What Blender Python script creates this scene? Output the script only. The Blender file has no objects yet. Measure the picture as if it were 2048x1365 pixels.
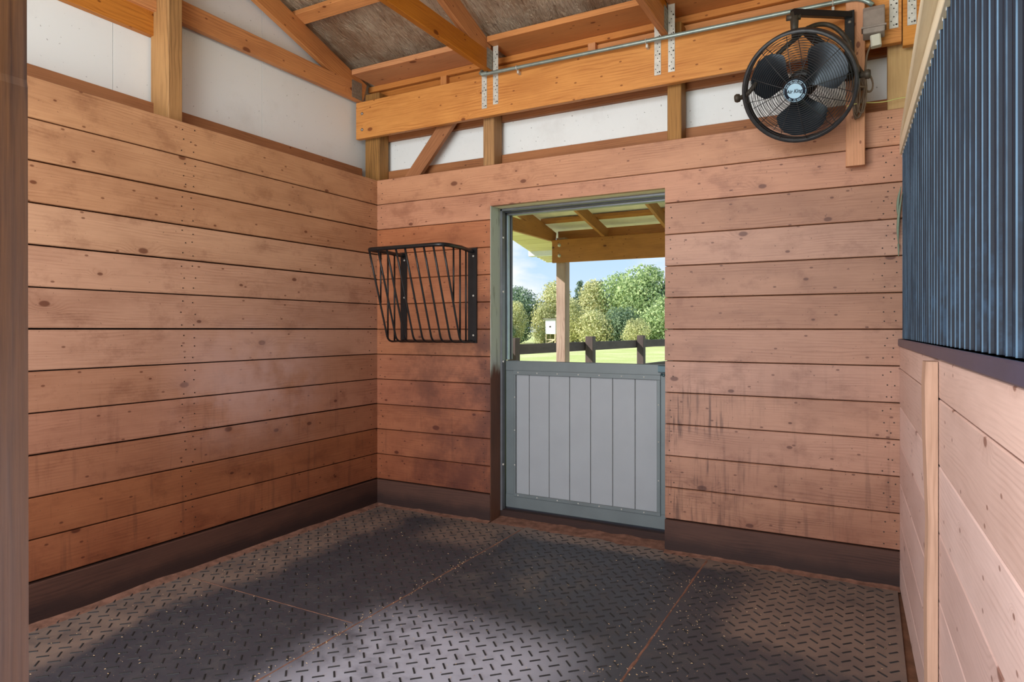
import bpy, bmesh, math, random
import numpy as np
from mathutils import Vector, Matrix, noise as mnoise
random.seed(11)
R = random.Random(5)
scene = bpy.context.scene
COL = scene.collection
PI = math.pi

# ------------------------------------------------------------------ camera, world, sun, added fill lights, exposure
cd = bpy.data.cameras.new('camera')
cam = bpy.data.objects.new('camera', cd); COL.objects.link(cam)
cam.location = (0, 0, 1.25)
cam.rotation_euler = (PI/2, 0, math.radians(28.568))
cd.sensor_width = 36; cd.lens = 1315/2048*36
cd.shift_y = -23.5/2048
cd.clip_start = .02; cd.clip_end = 800
scene.camera = cam

scene.view_settings.view_transform = 'Standard'
scene.view_settings.look = 'None'
scene.view_settings.gamma = 1
scene.view_settings.use_curve_mapping = False
scene.view_settings.exposure = 0.08

def build_world():
    w = bpy.data.worlds.new('sky'); scene.world = w; w.use_nodes = True
    nt = w.node_tree; nd = nt.nodes; nd.clear()
    tc = nd.new('ShaderNodeTexCoord'); sep = nd.new('ShaderNodeSeparateXYZ')
    nt.links.new(tc.outputs['Generated'], sep.inputs[0])
    grad = nd.new('ShaderNodeValToRGB'); e = grad.color_ramp.elements
    e[0].position = 0.0; e[0].color = (.70, .85, 1.0, 1)
    e[1].position = .6; e[1].color = (.16, .36, .80, 1)
    m = e.new(.16); m.color = (.44, .68, 1.0, 1)
    nt.links.new(sep.outputs['Z'], grad.inputs[0])
    mp = nd.new('ShaderNodeMapping'); mp.inputs['Scale'].default_value = (1, 1, 2.6)
    mp.inputs['Location'].default_value = (.35, .1, .2)
    nt.links.new(tc.outputs['Generated'], mp.inputs[0])
    nz = nd.new('ShaderNodeTexNoise'); nz.inputs['Scale'].default_value = 5.5; nz.inputs['Detail'].default_value = 7
    nz.inputs['Roughness'].default_value = .55
    nt.links.new(mp.outputs[0], nz.inputs['Vector'])
    cr = nd.new('ShaderNodeValToRGB'); c = cr.color_ramp.elements
    c[0].position = .50; c[0].color = (0, 0, 0, 1); c[1].position = .68; c[1].color = (1, 1, 1, 1)
    nt.links.new(nz.outputs[0], cr.inputs[0])
    mx = nd.new('ShaderNodeMix'); mx.data_type = 'RGBA'
    nt.links.new(cr.outputs[0], mx.inputs[0]); nt.links.new(grad.outputs[0], mx.inputs[6])
    mx.inputs[7].default_value = (.95, .97, 1.0, 1)
    bg = nd.new('ShaderNodeBackground'); bg.inputs[1].default_value = 1.02
    nt.links.new(mx.outputs[2], bg.inputs[0])
    out = nd.new('ShaderNodeOutputWorld'); nt.links.new(bg.outputs[0], out.inputs[0])
build_world()

def look(o, d):
    o.rotation_euler = Vector(d).to_track_quat('-Z', 'Y').to_euler()
sd = bpy.data.lights.new('sun', 'SUN'); sd.energy = 6.4; sd.angle = math.radians(.6); sd.color = (1, .95, .86)
sun = bpy.data.objects.new('sun', sd); COL.objects.link(sun); sun.location = (-20, -20, 30)
look(sun, (.62, .52, -.60))

def area(name, loc, target, sx, sy, power, color):
    d = bpy.data.lights.new(name, 'AREA'); d.shape = 'RECTANGLE'; d.size = sx; d.size_y = sy
    d.energy = power; d.color = color
    o = bpy.data.objects.new(name, d); COL.objects.link(o); o.location = loc
    look(o, Vector(target) - Vector(loc)); return o
# added unseen fill lights: from the aisle, onto the floor, up at the roof
area('aisle_fill', (-1.4, -1.2, 2.35), (-1.5, 3.6, 1.2), 3.0, 1.4, 118, (.90, .955, 1.0))
area('floor_pool_fill', (-1.1, .9, 2.75), (-1.4, 2.0, 0), .9, .5, 16, (.90, .95, 1.0))
area('upward_fill', (-1.75, -.75, .8), (-1.6, 2.9, 3.2), 1.8, .9, 78, (.92, .96, 1.0))

# ------------------------------------------------------------------ node helpers
class NT:
    def __init__(s, name):
        s.m = bpy.data.materials.new(name); s.m.use_nodes = True
        s.t = s.m.node_tree; s.t.nodes.clear()
        s.out = s.t.nodes.new('ShaderNodeOutputMaterial')
        s.b = s.t.nodes.new('ShaderNodeBsdfPrincipled')
        s.t.links.new(s.b.outputs[0], s.out.inputs[0])
    def put(s, sock, v):
        if v is None: return
        if hasattr(v, 'is_output') or isinstance(v, bpy.types.NodeSocket): s.t.links.new(v, sock)
        else:
            if isinstance(v, (tuple, list)) and len(v) == 3 and sock.type == 'RGBA': v = (*v, 1)
            sock.default_value = v
    def math(s, op, a, b=None, c=None, clamp=False):
        n = s.t.nodes.new('ShaderNodeMath'); n.operation = op; n.use_clamp = clamp
        s.put(n.inputs[0], a); s.put(n.inputs[1], b)
        if c is not None: s.put(n.inputs[2], c)
        return n.outputs[0]
    def mix(s, f, a, b, mode='MIX'):
        n = s.t.nodes.new('ShaderNodeMix'); n.data_type = 'RGBA'; n.blend_type = mode
        s.put(n.inputs[0], f); s.put(n.inputs[6], a); s.put(n.inputs[7], b); return n.outputs[2]
    def ramp(s, f, lo, hi, a=0., b=1.):
        n = s.t.nodes.new('ShaderNodeMapRange'); n.interpolation_type = 'SMOOTHSTEP'
        s.put(n.inputs[0], f); n.inputs[1].default_value = lo; n.inputs[2].default_value = hi
        n.inputs[3].default_value = a; n.inputs[4].default_value = b; return n.outputs[0]
    def map(s, v, scale=(1, 1, 1), loc=(0, 0, 0), rot=(0, 0, 0)):
        n = s.t.nodes.new('ShaderNodeMapping'); s.put(n.inputs[0], v)
        n.inputs['Scale'].default_value = scale; n.inputs['Location'].default_value = loc
        n.inputs['Rotation'].default_value = rot; return n.outputs[0]
    def noise(s, v, scale=1, detail=3, rough=.5, dist=0.):
        n = s.t.nodes.new('ShaderNodeTexNoise'); s.put(n.inputs['Vector'], v)
        n.inputs['Scale'].default_value = scale; n.inputs['Detail'].default_value = detail
        n.inputs['Roughness'].default_value = rough; n.inputs['Distortion'].default_value = dist
        return n.outputs[0]
    def uv(s):
        n = s.t.nodes.new('ShaderNodeUVMap'); n.uv_map = 'UVMap'; return n.outputs[0]
    def pos(s):
        return s.t.nodes.new('ShaderNodeNewGeometry').outputs['Position']
    def xyz(s, v):
        n = s.t.nodes.new('ShaderNodeSeparateXYZ'); s.put(n.inputs[0], v); return n.outputs
    def objinfo(s):
        return s.t.nodes.new('ShaderNodeObjectInfo').outputs
    def bump(s, h, strength=.3, dist=.002):
        n = s.t.nodes.new('ShaderNodeBump'); s.put(n.inputs['Height'], h)
        n.inputs['Strength'].default_value = strength; n.inputs['Distance'].default_value = dist
        s.t.links.new(n.outputs[0], s.b.inputs['Normal'])
    def set(s, color=None, rough=None, metal=None, spec=None, **k):
        s.put(s.b.inputs['Base Color'], color); s.put(s.b.inputs['Roughness'], rough)
        s.put(s.b.inputs['Metallic'], metal); s.put(s.b.inputs['Specular IOR Level'], spec)
        for a, v in k.items(): s.put(s.b.inputs[a], v)
        return s.m

def srgb(r, g, b):
    f = lambda c: (c/255/12.92) if c/255 <= .04045 else ((c/255+.055)/1.055)**2.4
    return (f(r), f(g), f(b))

def box_mask(n, p, x0, x1, z0, z1, soft, ia=0, ib=2):
    """soft-edged patch for dirt, wear and painted light, in world metres"""
    o = n.xyz(p)
    a = n.math('MULTIPLY', n.ramp(o[ia], x0-soft, x0+soft), n.ramp(o[ia], x1-soft, x1+soft, 1, 0))
    b = n.math('MULTIPLY', n.ramp(o[ib], z0-soft, z0+soft), n.ramp(o[ib], z1-soft, z1+soft, 1, 0))
    return n.math('MULTIPLY', a, b)

def wood(name, base, dark, rough=.6, line=.35, knot=True, tint=False, freq=430., dirt=None, spec=.3, weather=None):
    n = NT(name); uv = n.uv(); o = n.xyz(uv); p = n.pos()
    wob = n.noise(n.map(uv, (1.4, 8, 1)), 1, 3)
    vor = n.t.nodes.new('ShaderNodeTexVoronoi'); vor.voronoi_dimensions = '2D'
    n.put(vor.inputs['Vector'], n.map(uv, (2.5, 4.4, 1))); vor.inputs['Scale'].default_value = 1
    d = vor.outputs['Distance']; cc = n.xyz(vor.outputs['Color'])
    pres = n.math('GREATER_THAN', cc[0], .45 if knot else 2.)
    rad = n.math('MULTIPLY_ADD', n.math('POWER', cc[1], 1.6), .062, .022)
    q = n.math('DIVIDE', d, rad)
    core = n.math('MULTIPLY', n.ramp(q, .62, 1.05, 1, 0), pres)
    halo = n.math('MULTIPLY', n.ramp(q, .4, 4.2, 1, 0), pres)
    vor2 = n.t.nodes.new('ShaderNodeTexVoronoi'); vor2.voronoi_dimensions = '2D'
    n.put(vor2.inputs['Vector'], n.map(uv, (7, 13, 1))); vor2.inputs['Scale'].default_value = 1
    c2 = n.xyz(vor2.outputs['Color'])
    pin = n.math('MULTIPLY', n.ramp(vor2.outputs['Distance'], .04, .075, 1, 0), n.math('GREATER_THAN', c2[0], .72 if knot else 2.))
    ph = n.math('ADD', n.math('MULTIPLY', o[1], freq), n.math('MULTIPLY', wob, 34.))
    ph = n.math('ADD', ph, n.math('MULTIPLY', halo, 17.))
    lines = n.math('POWER', n.math('MULTIPLY_ADD', n.math('SINE', ph), .5, .5), 2.6)
    lmod = n.ramp(n.noise(n.map(uv, (2.2, 11, 1)), 1, 2), .35, .7)
    lines = n.math('MULTIPLY', lines, lmod)
    fine = n.noise(n.map(uv, (5, 170, 1)), 1, 4, .65)
    blot = n.noise(n.map(uv, (1.5, 4.5, 1)), 1, 5, .62)
    f = n.math('ADD', n.math('MULTIPLY', lines, line*1.1), n.math('MULTIPLY', n.ramp(fine, .3, .75), line*.9))
    f = n.math('ADD', f, n.math('MULTIPLY', n.ramp(blot, .38, .72), .42), clamp=True)
    col = n.mix(f, base, dark)
    knotc = tuple(c*k for c, k in zip(dark, (.44, .30, .25)))
    col = n.mix(n.math('MULTIPLY', halo, .28), col, dark)
    col = n.mix(n.math('MULTIPLY', core, .85), col, knotc)
    col = n.mix(n.math('MULTIPLY', pin, .75), col, knotc)
    hsv = n.t.nodes.new('ShaderNodeHueSaturation'); oi = n.objinfo()
    n.put(hsv.inputs['Color'], col)
    n.put(hsv.inputs['Value'], n.math('MULTIPLY_ADD', oi['Random'], .2, .9))
    n.put(hsv.inputs['Saturation'], n.math('MULTIPLY_ADD', oi['Random'], -.16, 1.06))
    col = hsv.outputs[0]
    if tint: col = n.mix(1., col, oi['Color'], 'MULTIPLY')
    if weather: col = weather(n, p, uv, col)
    if dirt: col = dirt(n, p, uv, col)  # for the wall planks this also paints in the pool of light
    n.bump(n.math('ADD', n.math('MULTIPLY', fine, .5), n.math('MULTIPLY', lines, .35)), .35, .0015)
    return n.set(col, rough, 0, spec)

def wall_dirt_and_light(n, p, uv, col):
    """horse grime: streaks right of the door, dark smears left of it, pool of light painted on the left wall"""
    o = n.xyz(p)
    grime = srgb(64, 36, 30)
    st = n.noise(n.map(p, (46, 46, 2.6)), 1, 4, .62)
    stm = n.math('MULTIPLY', n.ramp(st, .49, .63), box_mask(n, p, -1.1, -.60, .16, .92, .18))
    stm = n.math('MULTIPLY', stm, n.ramp(n.noise(n.map(p, (6, 6, 4)), 1, 3), .36, .60))
    onb = n.ramp(o[1], 3.60, 3.66)
    col = n.mix(n.math('MULTIPLY', n.math('MULTIPLY', stm, onb), .75), col, grime)
    nz = n.noise(p, 2.6, 5, .65)
    sm = n.math('MULTIPLY', n.math('MAXIMUM', box_mask(n, p, -2.32, -2.1, .1, 1.75, .18), n.math('MULTIPLY', box_mask(n, p, -2.75, -2.1, -.1, .85, .35), .75)), onb)
    sm = n.math('MULTIPLY', sm, n.ramp(nz, .3, .62))
    col = n.mix(n.math('MULTIPLY', sm, .8), col, srgb(62, 32, 34))
    cor = n.math('MULTIPLY', box_mask(n, p, -2.9, -2.1, .7, 1.2, .12), onb)
    col = n.mix(n.math('MULTIPLY', n.math('MULTIPLY', cor, n.ramp(nz, .38, .6)), .5), col, grime)
    dk = n.math('MULTIPLY', box_mask(n, p, -1.1, -.82, .85, 1.22, .1), onb)
    col = n.mix(n.math('MULTIPLY', n.math('MULTIPLY', dk, n.ramp(nz, .40, .6)), .45), col, grime)
    # smudges and scuffs everywhere, vertical rubbing marks low on the left wall
    mot = n.noise(n.map(p, (3.2, 3.2, 5)), 1.6, 6, .68)
    col = n.mix(n.math('MULTIPLY', n.ramp(mot, .50, .70), .34), col, n.mix(1., col, srgb(150, 108, 92), 'MULTIPLY'))
    vs = n.noise(n.map(p, (20, 20, 1.8)), 1, 4, .65)
    vm = n.math('MULTIPLY', n.ramp(vs, .54, .68), n.ramp(o[2], .25, 1.35, 1, 0))
    col = n.mix(n.math('MULTIPLY', vm, .32), col, grime)
    spk = n.noise(p, 70, 2, .5)
    col = n.mix(n.math('MULTIPLY', n.ramp(spk, .70, .75), .5), col, grime)
    # lower boards rubbed brown all over
    low = n.math('MULTIPLY', n.ramp(o[2], .1, .75, 1, 0), n.ramp(nz, .25, .7))
    col = n.mix(n.math('MULTIPLY', low, .5), col, n.mix(1., col, srgb(178, 128, 112), 'MULTIPLY'))
    # pool of light painted into the left wall boards
    lw = n.ramp(o[0], -3.09, -3.07, 1, 0)
    lit = n.math('MULTIPLY', box_mask(n, p, 2.2, 3.05, .72, 1.2, .28, 1, 2), lw)
    lit = n.math('MULTIPLY', lit, n.ramp(n.noise(p, 3.4, 4, .6), .32, .62))
    col = n.mix(n.math('MULTIPLY', lit, .55), col, srgb(196, 160, 150))
    return col

def base_dirt(n, p, uv, col):
    o = n.xyz(p); nz = n.noise(p, 4, 5, .6)
    f = n.ramp(n.math('ADD', o[2], n.math('MULTIPLY', nz, -.12)), -.02, .06, 1, 0)
    return n.mix(n.math('MULTIPLY', f, .7), col, srgb(34, 24, 24))

M = {}
M['plank'] = wood('plank_wood', srgb(194, 150, 122), srgb(148, 104, 80), .5, .30, tint=True, dirt=wall_dirt_and_light, spec=.4)
M['plank_right'] = wood('right_plank_wood', srgb(228, 202, 192), srgb(196, 166, 154), .5, .3, tint=True, spec=.4)
M['base'] = wood('dirty_baseboard_wood', srgb(84, 56, 46), srgb(50, 32, 28), .65, .3, knot=False, dirt=base_dirt, spec=.25)
M['beam'] = wood('orange_beam_wood', srgb(216, 146, 74), srgb(170, 100, 42), .55, .42, freq=330)
M['truss'] = wood('truss_wood', srgb(200, 128, 58), srgb(148, 84, 34), .55, .42, freq=330)
M['purlin'] = wood('purlin_wood', srgb(212, 142, 82), srgb(164, 100, 54), .6, .35)
M['girt'] = wood('girt_wood', srgb(166, 106, 62), srgb(118, 70, 38), .6, .35)
M['post'] = wood('treated_post_wood', srgb(172, 124, 70), srgb(118, 82, 44), .65, .5, knot=False, freq=260)
M['newpost'] = wood('pale_post_wood', srgb(196, 156, 98), srgb(158, 118, 66), .6, .4, knot=False, freq=260)
M['pale'] = wood('pale_pine', srgb(246, 232, 200), srgb(222, 200, 158), .55, .25, knot=False, freq=200)
M['fanboard'] = wood('fan_board_wood', srgb(206, 142, 96), srgb(160, 100, 62), .55, .35)
M['batten'] = wood('batten_wood', srgb(200, 160, 136), srgb(150, 112, 88), .6, .35, knot=False)
def doorpost_weather(n, p, uv, col):
    o = n.xyz(p)
    nz = n.noise(n.map(uv, (1.3, 14, 1)), 1, 4, .6)
    g = n.math('ADD', n.ramp(o[2], .5, 1.6, .75, .1), n.math('MULTIPLY', n.math('SUBTRACT', nz, .5), 1.1), clamp=True)
    return n.mix(g, col, srgb(146, 132, 130))
M['doorpost'] = wood('weathered_door_post', srgb(150, 104, 66), srgb(84, 58, 46), .5, .6, knot=False, freq=420, weather=doorpost_weather, spec=.4)
def jamb_weather(n, p, uv, col):
    o = n.xyz(p); nz = n.noise(n.map(p, (3, 3, 1.2)), 2.4, 4, .6)
    g = n.ramp(n.math('ADD', o[2], n.math('MULTIPLY', n.math('SUBTRACT', nz, .5), .25)), .96, 1.04)
    col = n.mix(g, col, srgb(186, 192, 178))
    chip = n.math('MULTIPLY', n.ramp(n.noise(n.map(p, (40, 40, 6)), 1, 3), .58, .66), g)
    return n.mix(n.math('MULTIPLY', chip, .5), col, srgb(120, 122, 104))
M['jamb'] = wood('painted_jamb', srgb(112, 76, 58), srgb(72, 46, 38), .6, .4, knot=False, weather=jamb_weather)
M['porchpost'] = wood('porch_post_wood', srgb(192, 166, 154), srgb(150, 122, 112), .7, .5, knot=False, freq=200)
M['porch'] = wood('porch_timber', srgb(186, 122, 62), srgb(130, 80, 36), .6, .4)
M['fence'] = wood('dark_fence_wood', srgb(98, 82, 78), srgb(58, 48, 48), .7, .4, knot=False)
M['soffit'] = wood('soffit_board', srgb(232, 222, 176), srgb(206, 194, 146), .6, .2, knot=False)

def plain(name, color, rough=.5, metal=0., spec=.5, var=.12, scale=8., bump=0.):
    n = NT(name); p = n.pos(); nz = n.noise(p, scale, 4, .6)
    c = n.mix(n.ramp(nz, .3, .7), tuple(x*(1-var) for x in color), tuple(min(1, x*(1+var)) for x in color))
    if bump: n.bump(n.noise(p, 180, 2), bump, .001)
    return n.set(c, rough, metal, spec)
def siding_mat():
    n = NT('white_siding_metal'); p = n.pos()
    nz = n.noise(p, 3.2, 5, .65); sp = n.noise(p, 60, 2, .5)
    col = n.mix(n.math('MULTIPLY', n.ramp(nz, .5, .8), .35), srgb(226, 226, 223), srgb(190, 184, 178))
    col = n.mix(n.math('MULTIPLY', n.ramp(sp, .70, .76), .6), col, srgb(96, 86, 78))
    return n.set(col, .5, 0, .4)
M['siding'] = siding_mat()
def foil_mat():
    n = NT('roof_foil'); p = n.pos()
    w1 = n.noise(n.map(p, (2.2, 1.0, 1), rot=(0, 0, .55)), 9, 5, .62, 1.2)
    w2 = n.noise(n.map(p, (16, 2.6, 1), rot=(0, 0, .35)), 4, 5, .65, 1.4)
    h = n.math('ADD', w1, n.math('MULTIPLY', w2, .9))
    n.bump(h, 1.0, .03)
    nz = n.noise(p, 2.4, 5, .65)
    col = n.mix(n.ramp(nz, .35, .7), srgb(222, 204, 178), srgb(176, 142, 112))
    col = n.mix(n.math('MULTIPLY', n.ramp(w2, .52, .66), .55), col, srgb(104, 76, 54))
    return n.set(col, .42, .6, .5)
M['foil'] = foil_mat()
M['galv'] = plain('galvanised_steel', srgb(205, 200, 190), .45, .35, .5, .15, 30)
M['plate'] = plain('nail_plate_steel', srgb(150, 146, 136), .4, .6, .5, .2, 60)
M['conduit'] = plain('conduit_metal', srgb(140, 150, 142), .4, .5, .5, .15, 20)
M['nail'] = plain('dark_nail', srgb(48, 36, 30), .5, .4)
M['bolt'] = plain('bolt_steel', srgb(150, 140, 130), .4, .6)
M['black'] = plain('black_painted_steel', srgb(26, 25, 26), .35, .2, .5, .2, 20)
M['fanblack'] = plain('dusty_black_paint', srgb(44, 42, 42), .45, .1, .5, .35, 30)
M['blade'] = plain('dark_blade', srgb(36, 44, 50), .3, .5, .5, .15)
M['dustmetal'] = plain('dusty_dark_metal', srgb(66, 58, 48), .55, .3, .4, .35, 25)
M['logo_dark'] = plain('logo_navy', srgb(16, 28, 44), .5)
M['logo_light'] = plain('logo_pale_blue', srgb(168, 200, 216), .5, var=.04)
M['grey_box'] = plain('grey_plastic', srgb(142, 128, 118), .55, 0, .4, .12, 25)
M['white_plug'] = plain('white_plastic', srgb(214, 208, 190), .5)
M['cord'] = plain('brown_cord', srgb(112, 90, 70), .6)
M['string'] = plain('yellow_string', srgb(206, 200, 120), .8)
M['doorframe'] = plain('door_grey_paint', srgb(98, 105, 106), .45, .1, .5, .07, 5)
M['doorplank'] = plain('door_panel_grey', srgb(146, 148, 151), .5, 0, .4, .025, 6, .06)
M['steelframe'] = plain('frame_grey_steel', srgb(120, 122, 126), .35, .5, .5, .1, 10)
M['steeldark'] = plain('frame_dark_steel', srgb(62, 62, 68), .4, .4, .5, .1, 10)
M['steellight'] = plain('frame_light_steel', srgb(176, 196, 204), .35, .3, .5, .08, 10)
M['latch'] = plain('teal_latch', srgb(52, 74, 80), .4, .3)
M['backing'] = plain('dark_gap_backing', srgb(42, 26, 20), .9)
M['rail'] = plain('rail_violet_black', srgb(62, 64, 92), .36, .35, .5, .12, 10)
M['white_roof'] = plain('white_roof_sheet', srgb(236, 230, 222), .5, 0, .4, .05)
M['gutter'] = plain('white_gutter', srgb(226, 228, 236), .4, 0, .5, .04)
M['blind_white'] = plain('white_painted_panel', srgb(236, 236, 238), .6, 0, .3, .03)
M['blind_leg'] = plain('pale_stilt_wood', srgb(214, 196, 160), .7)
def corr_mat():
    n = NT('black_corrugated_paint'); p = n.pos(); nz = n.noise(n.map(p, (1, 5, 3)), 2.2, 6, .68)
    o = n.xyz(p); u = n.xyz(n.uv())
    sheen = n.math('MULTIPLY', n.ramp(nz, .46, .68), n.ramp(o[2], 1.2, 1.75, 1, .10))  # bluish reflection painted in, fading towards the top
    col = n.mix(n.math('MULTIPLY', sheen, .6), srgb(12, 20, 34), srgb(52, 76, 100))
    crest = n.math('MULTIPLY', n.ramp(u[0], .43, .44), n.ramp(u[0], .492, .500, 1, 0))   # highlight lines painted along the rib crests
    lit = n.ramp(n.noise(n.map(p, (1, 14, 1.3)), 2, 4, .6), .30, .62, .25, 1)
    col = n.mix(n.math('MULTIPLY', n.math('MULTIPLY', crest, lit), .7), col, srgb(112, 144, 170))
    return n.set(col, n.math('MULTIPLY_ADD', nz, .3, .34), .05, .22)
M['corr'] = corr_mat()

def mat_mat():
    n = NT('stall_mat_rubber'); p = n.pos(); o = n.xyz(p)
    nz = n.noise(p, 1.7, 6, .65, .6); nz2 = n.noise(n.map(p, (1, 1, 1)), 7, 5, .7)
    fib = n.noise(n.map(p, (9, 90, 1), rot=(0, 0, .9)), 1, 4, .7)
    black = srgb(56, 57, 64); dust = srgb(128, 108, 96); grey = srgb(168, 168, 180)
    col = n.mix(n.math('MULTIPLY', n.ramp(nz2, .45, .75), .35), black, srgb(92, 84, 78))
    j = n.math('MULTIPLY', n.math('SUBTRACT', nz, .5), .55)
    # dust banked along the left wall, the back wall and before the door
    dl = n.ramp(n.math('ADD', o[0], j), -2.80, -2.62, 1, 0)
    db = n.ramp(n.math('ADD', o[1], n.math('MULTIPLY', j, 1.0)), 3.50, 3.62)
    dd = box_mask(n, n.pos(), -2.4, -1.95, 3.2, 3.8, .12, 0, 1)
    dr = n.math('MULTIPLY', n.ramp(n.math('ADD', o[0], j), -.62, -.40), n.ramp(n.math('ADD', o[1], n.math('MULTIPLY', j, 1.4)), 2.55, 2.85))
    dm = n.math('MAXIMUM', n.math('MAXIMUM', dl, db), n.math('MAXIMUM', dd, dr))
    dm = n.math('MULTIPLY', dm, n.ramp(nz2, .25, .6, .55, 1))
    col = n.mix(n.math('MULTIPLY', dm, .85), col, dust)
    # pale patch: a pool of light painted in, with some scuffing
    pa = box_mask(n, p, -1.86, -.98, .9, 2.35, .22, 0, 1)
    pa = n.math('MULTIPLY', pa, n.ramp(n.math('ADD', nz, n.math('MULTIPLY', nz2, .4)), .42, .72))
    col = n.mix(n.math('MULTIPLY', pa, .9), col, grey)
    pb = box_mask(n, p, -1.75, -1.3, 2.6, 3.25, .2, 0, 1)
    col = n.mix(n.math('MULTIPLY', n.math('MULTIPLY', pb, n.ramp(nz2, .4, .7)), .45), col, srgb(112, 100, 90))
    col = n.mix(n.math('MULTIPLY', n.ramp(fib, .62, .78), .28), col, srgb(160, 138, 112))
    col = n.mix(n.math('MULTIPLY', n.ramp(n.noise(p, 130, 2, .5), .68, .74), .5), col, srgb(188, 158, 120))
    n.bump(nz2, .25, .004)
    return n.set(col, n.ramp(nz2, .3, .7, .42, .62), 0, .5)
M['mat'] = mat_mat()
M['tread'] = plain('tread_rubber', srgb(50, 48, 48), .8, 0, .15, .3, 6)
M['hay'] = plain('grey_green_hay', srgb(124, 138, 118), .8)
M['dirt'] = plain('red_dirt', srgb(120, 86, 72), .95, 0, .1, .3, 20, .5)
M['floor'] = plain('packed_dirt', srgb(120, 84, 64), .95, 0, .1, .25, 8, .4)
M['chip'] = plain('wood_shaving', srgb(196, 164, 124), .8, 0, .2, .3, 50)
def grass_mat():
    n = NT('sunlit_grass'); p = n.pos(); a = n.noise(p, .35, 4, .6); b = n.noise(p, 14, 4, .7)
    col = n.mix(n.ramp(a, .35, .7), srgb(190, 200, 122), srgb(212, 208, 152))
    col = n.mix(n.math('MULTIPLY', n.ramp(b, .45, .7), .45), col, srgb(128, 150, 70))
    n.bump(b, .5, .05); return n.set(col, .9, 0, .1)
M['grass'] = grass_mat()
def leaf_mat(name, a, b):
    n = NT(name); g = n.t.nodes.new('ShaderNodeNewGeometry')
    col = n.mix(g.outputs['Random Per Island'], a, b)
    nz = n.noise(g.outputs['Position'], .7, 3)
    col = n.mix(n.math('MULTIPLY', n.ramp(nz, .4, .7), .4), col, tuple(x*.62 for x in a))
    n.put(n.b.inputs['Base Color'], col); n.put(n.b.inputs['Roughness'], .6); n.put(n.b.inputs['Specular IOR Level'], .25)
    tr = n.t.nodes.new('ShaderNodeBsdfTranslucent'); n.put(tr.inputs[0], col)
    ms = n.t.nodes.new('ShaderNodeMixShader'); ms.inputs[0].default_value = .38
    n.t.links.new(n.b.outputs[0], ms.inputs[1]); n.t.links.new(tr.outputs[0], ms.inputs[2])
    n.t.links.new(ms.outputs[0], n.out.inputs[0]); return n.m
M['leaf_olive'] = leaf_mat('olive_leaves', srgb(184, 191, 131), srgb(241, 234, 180))
M['leaf_green'] = leaf_mat('green_leaves', srgb(147, 173, 114), srgb(215, 229, 168))
M['leaf_dark'] = leaf_mat('dark_leaves', srgb(100, 126, 102), srgb(163, 182, 142))
M['bark'] = plain('bark', srgb(96, 80, 66), .9)

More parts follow.
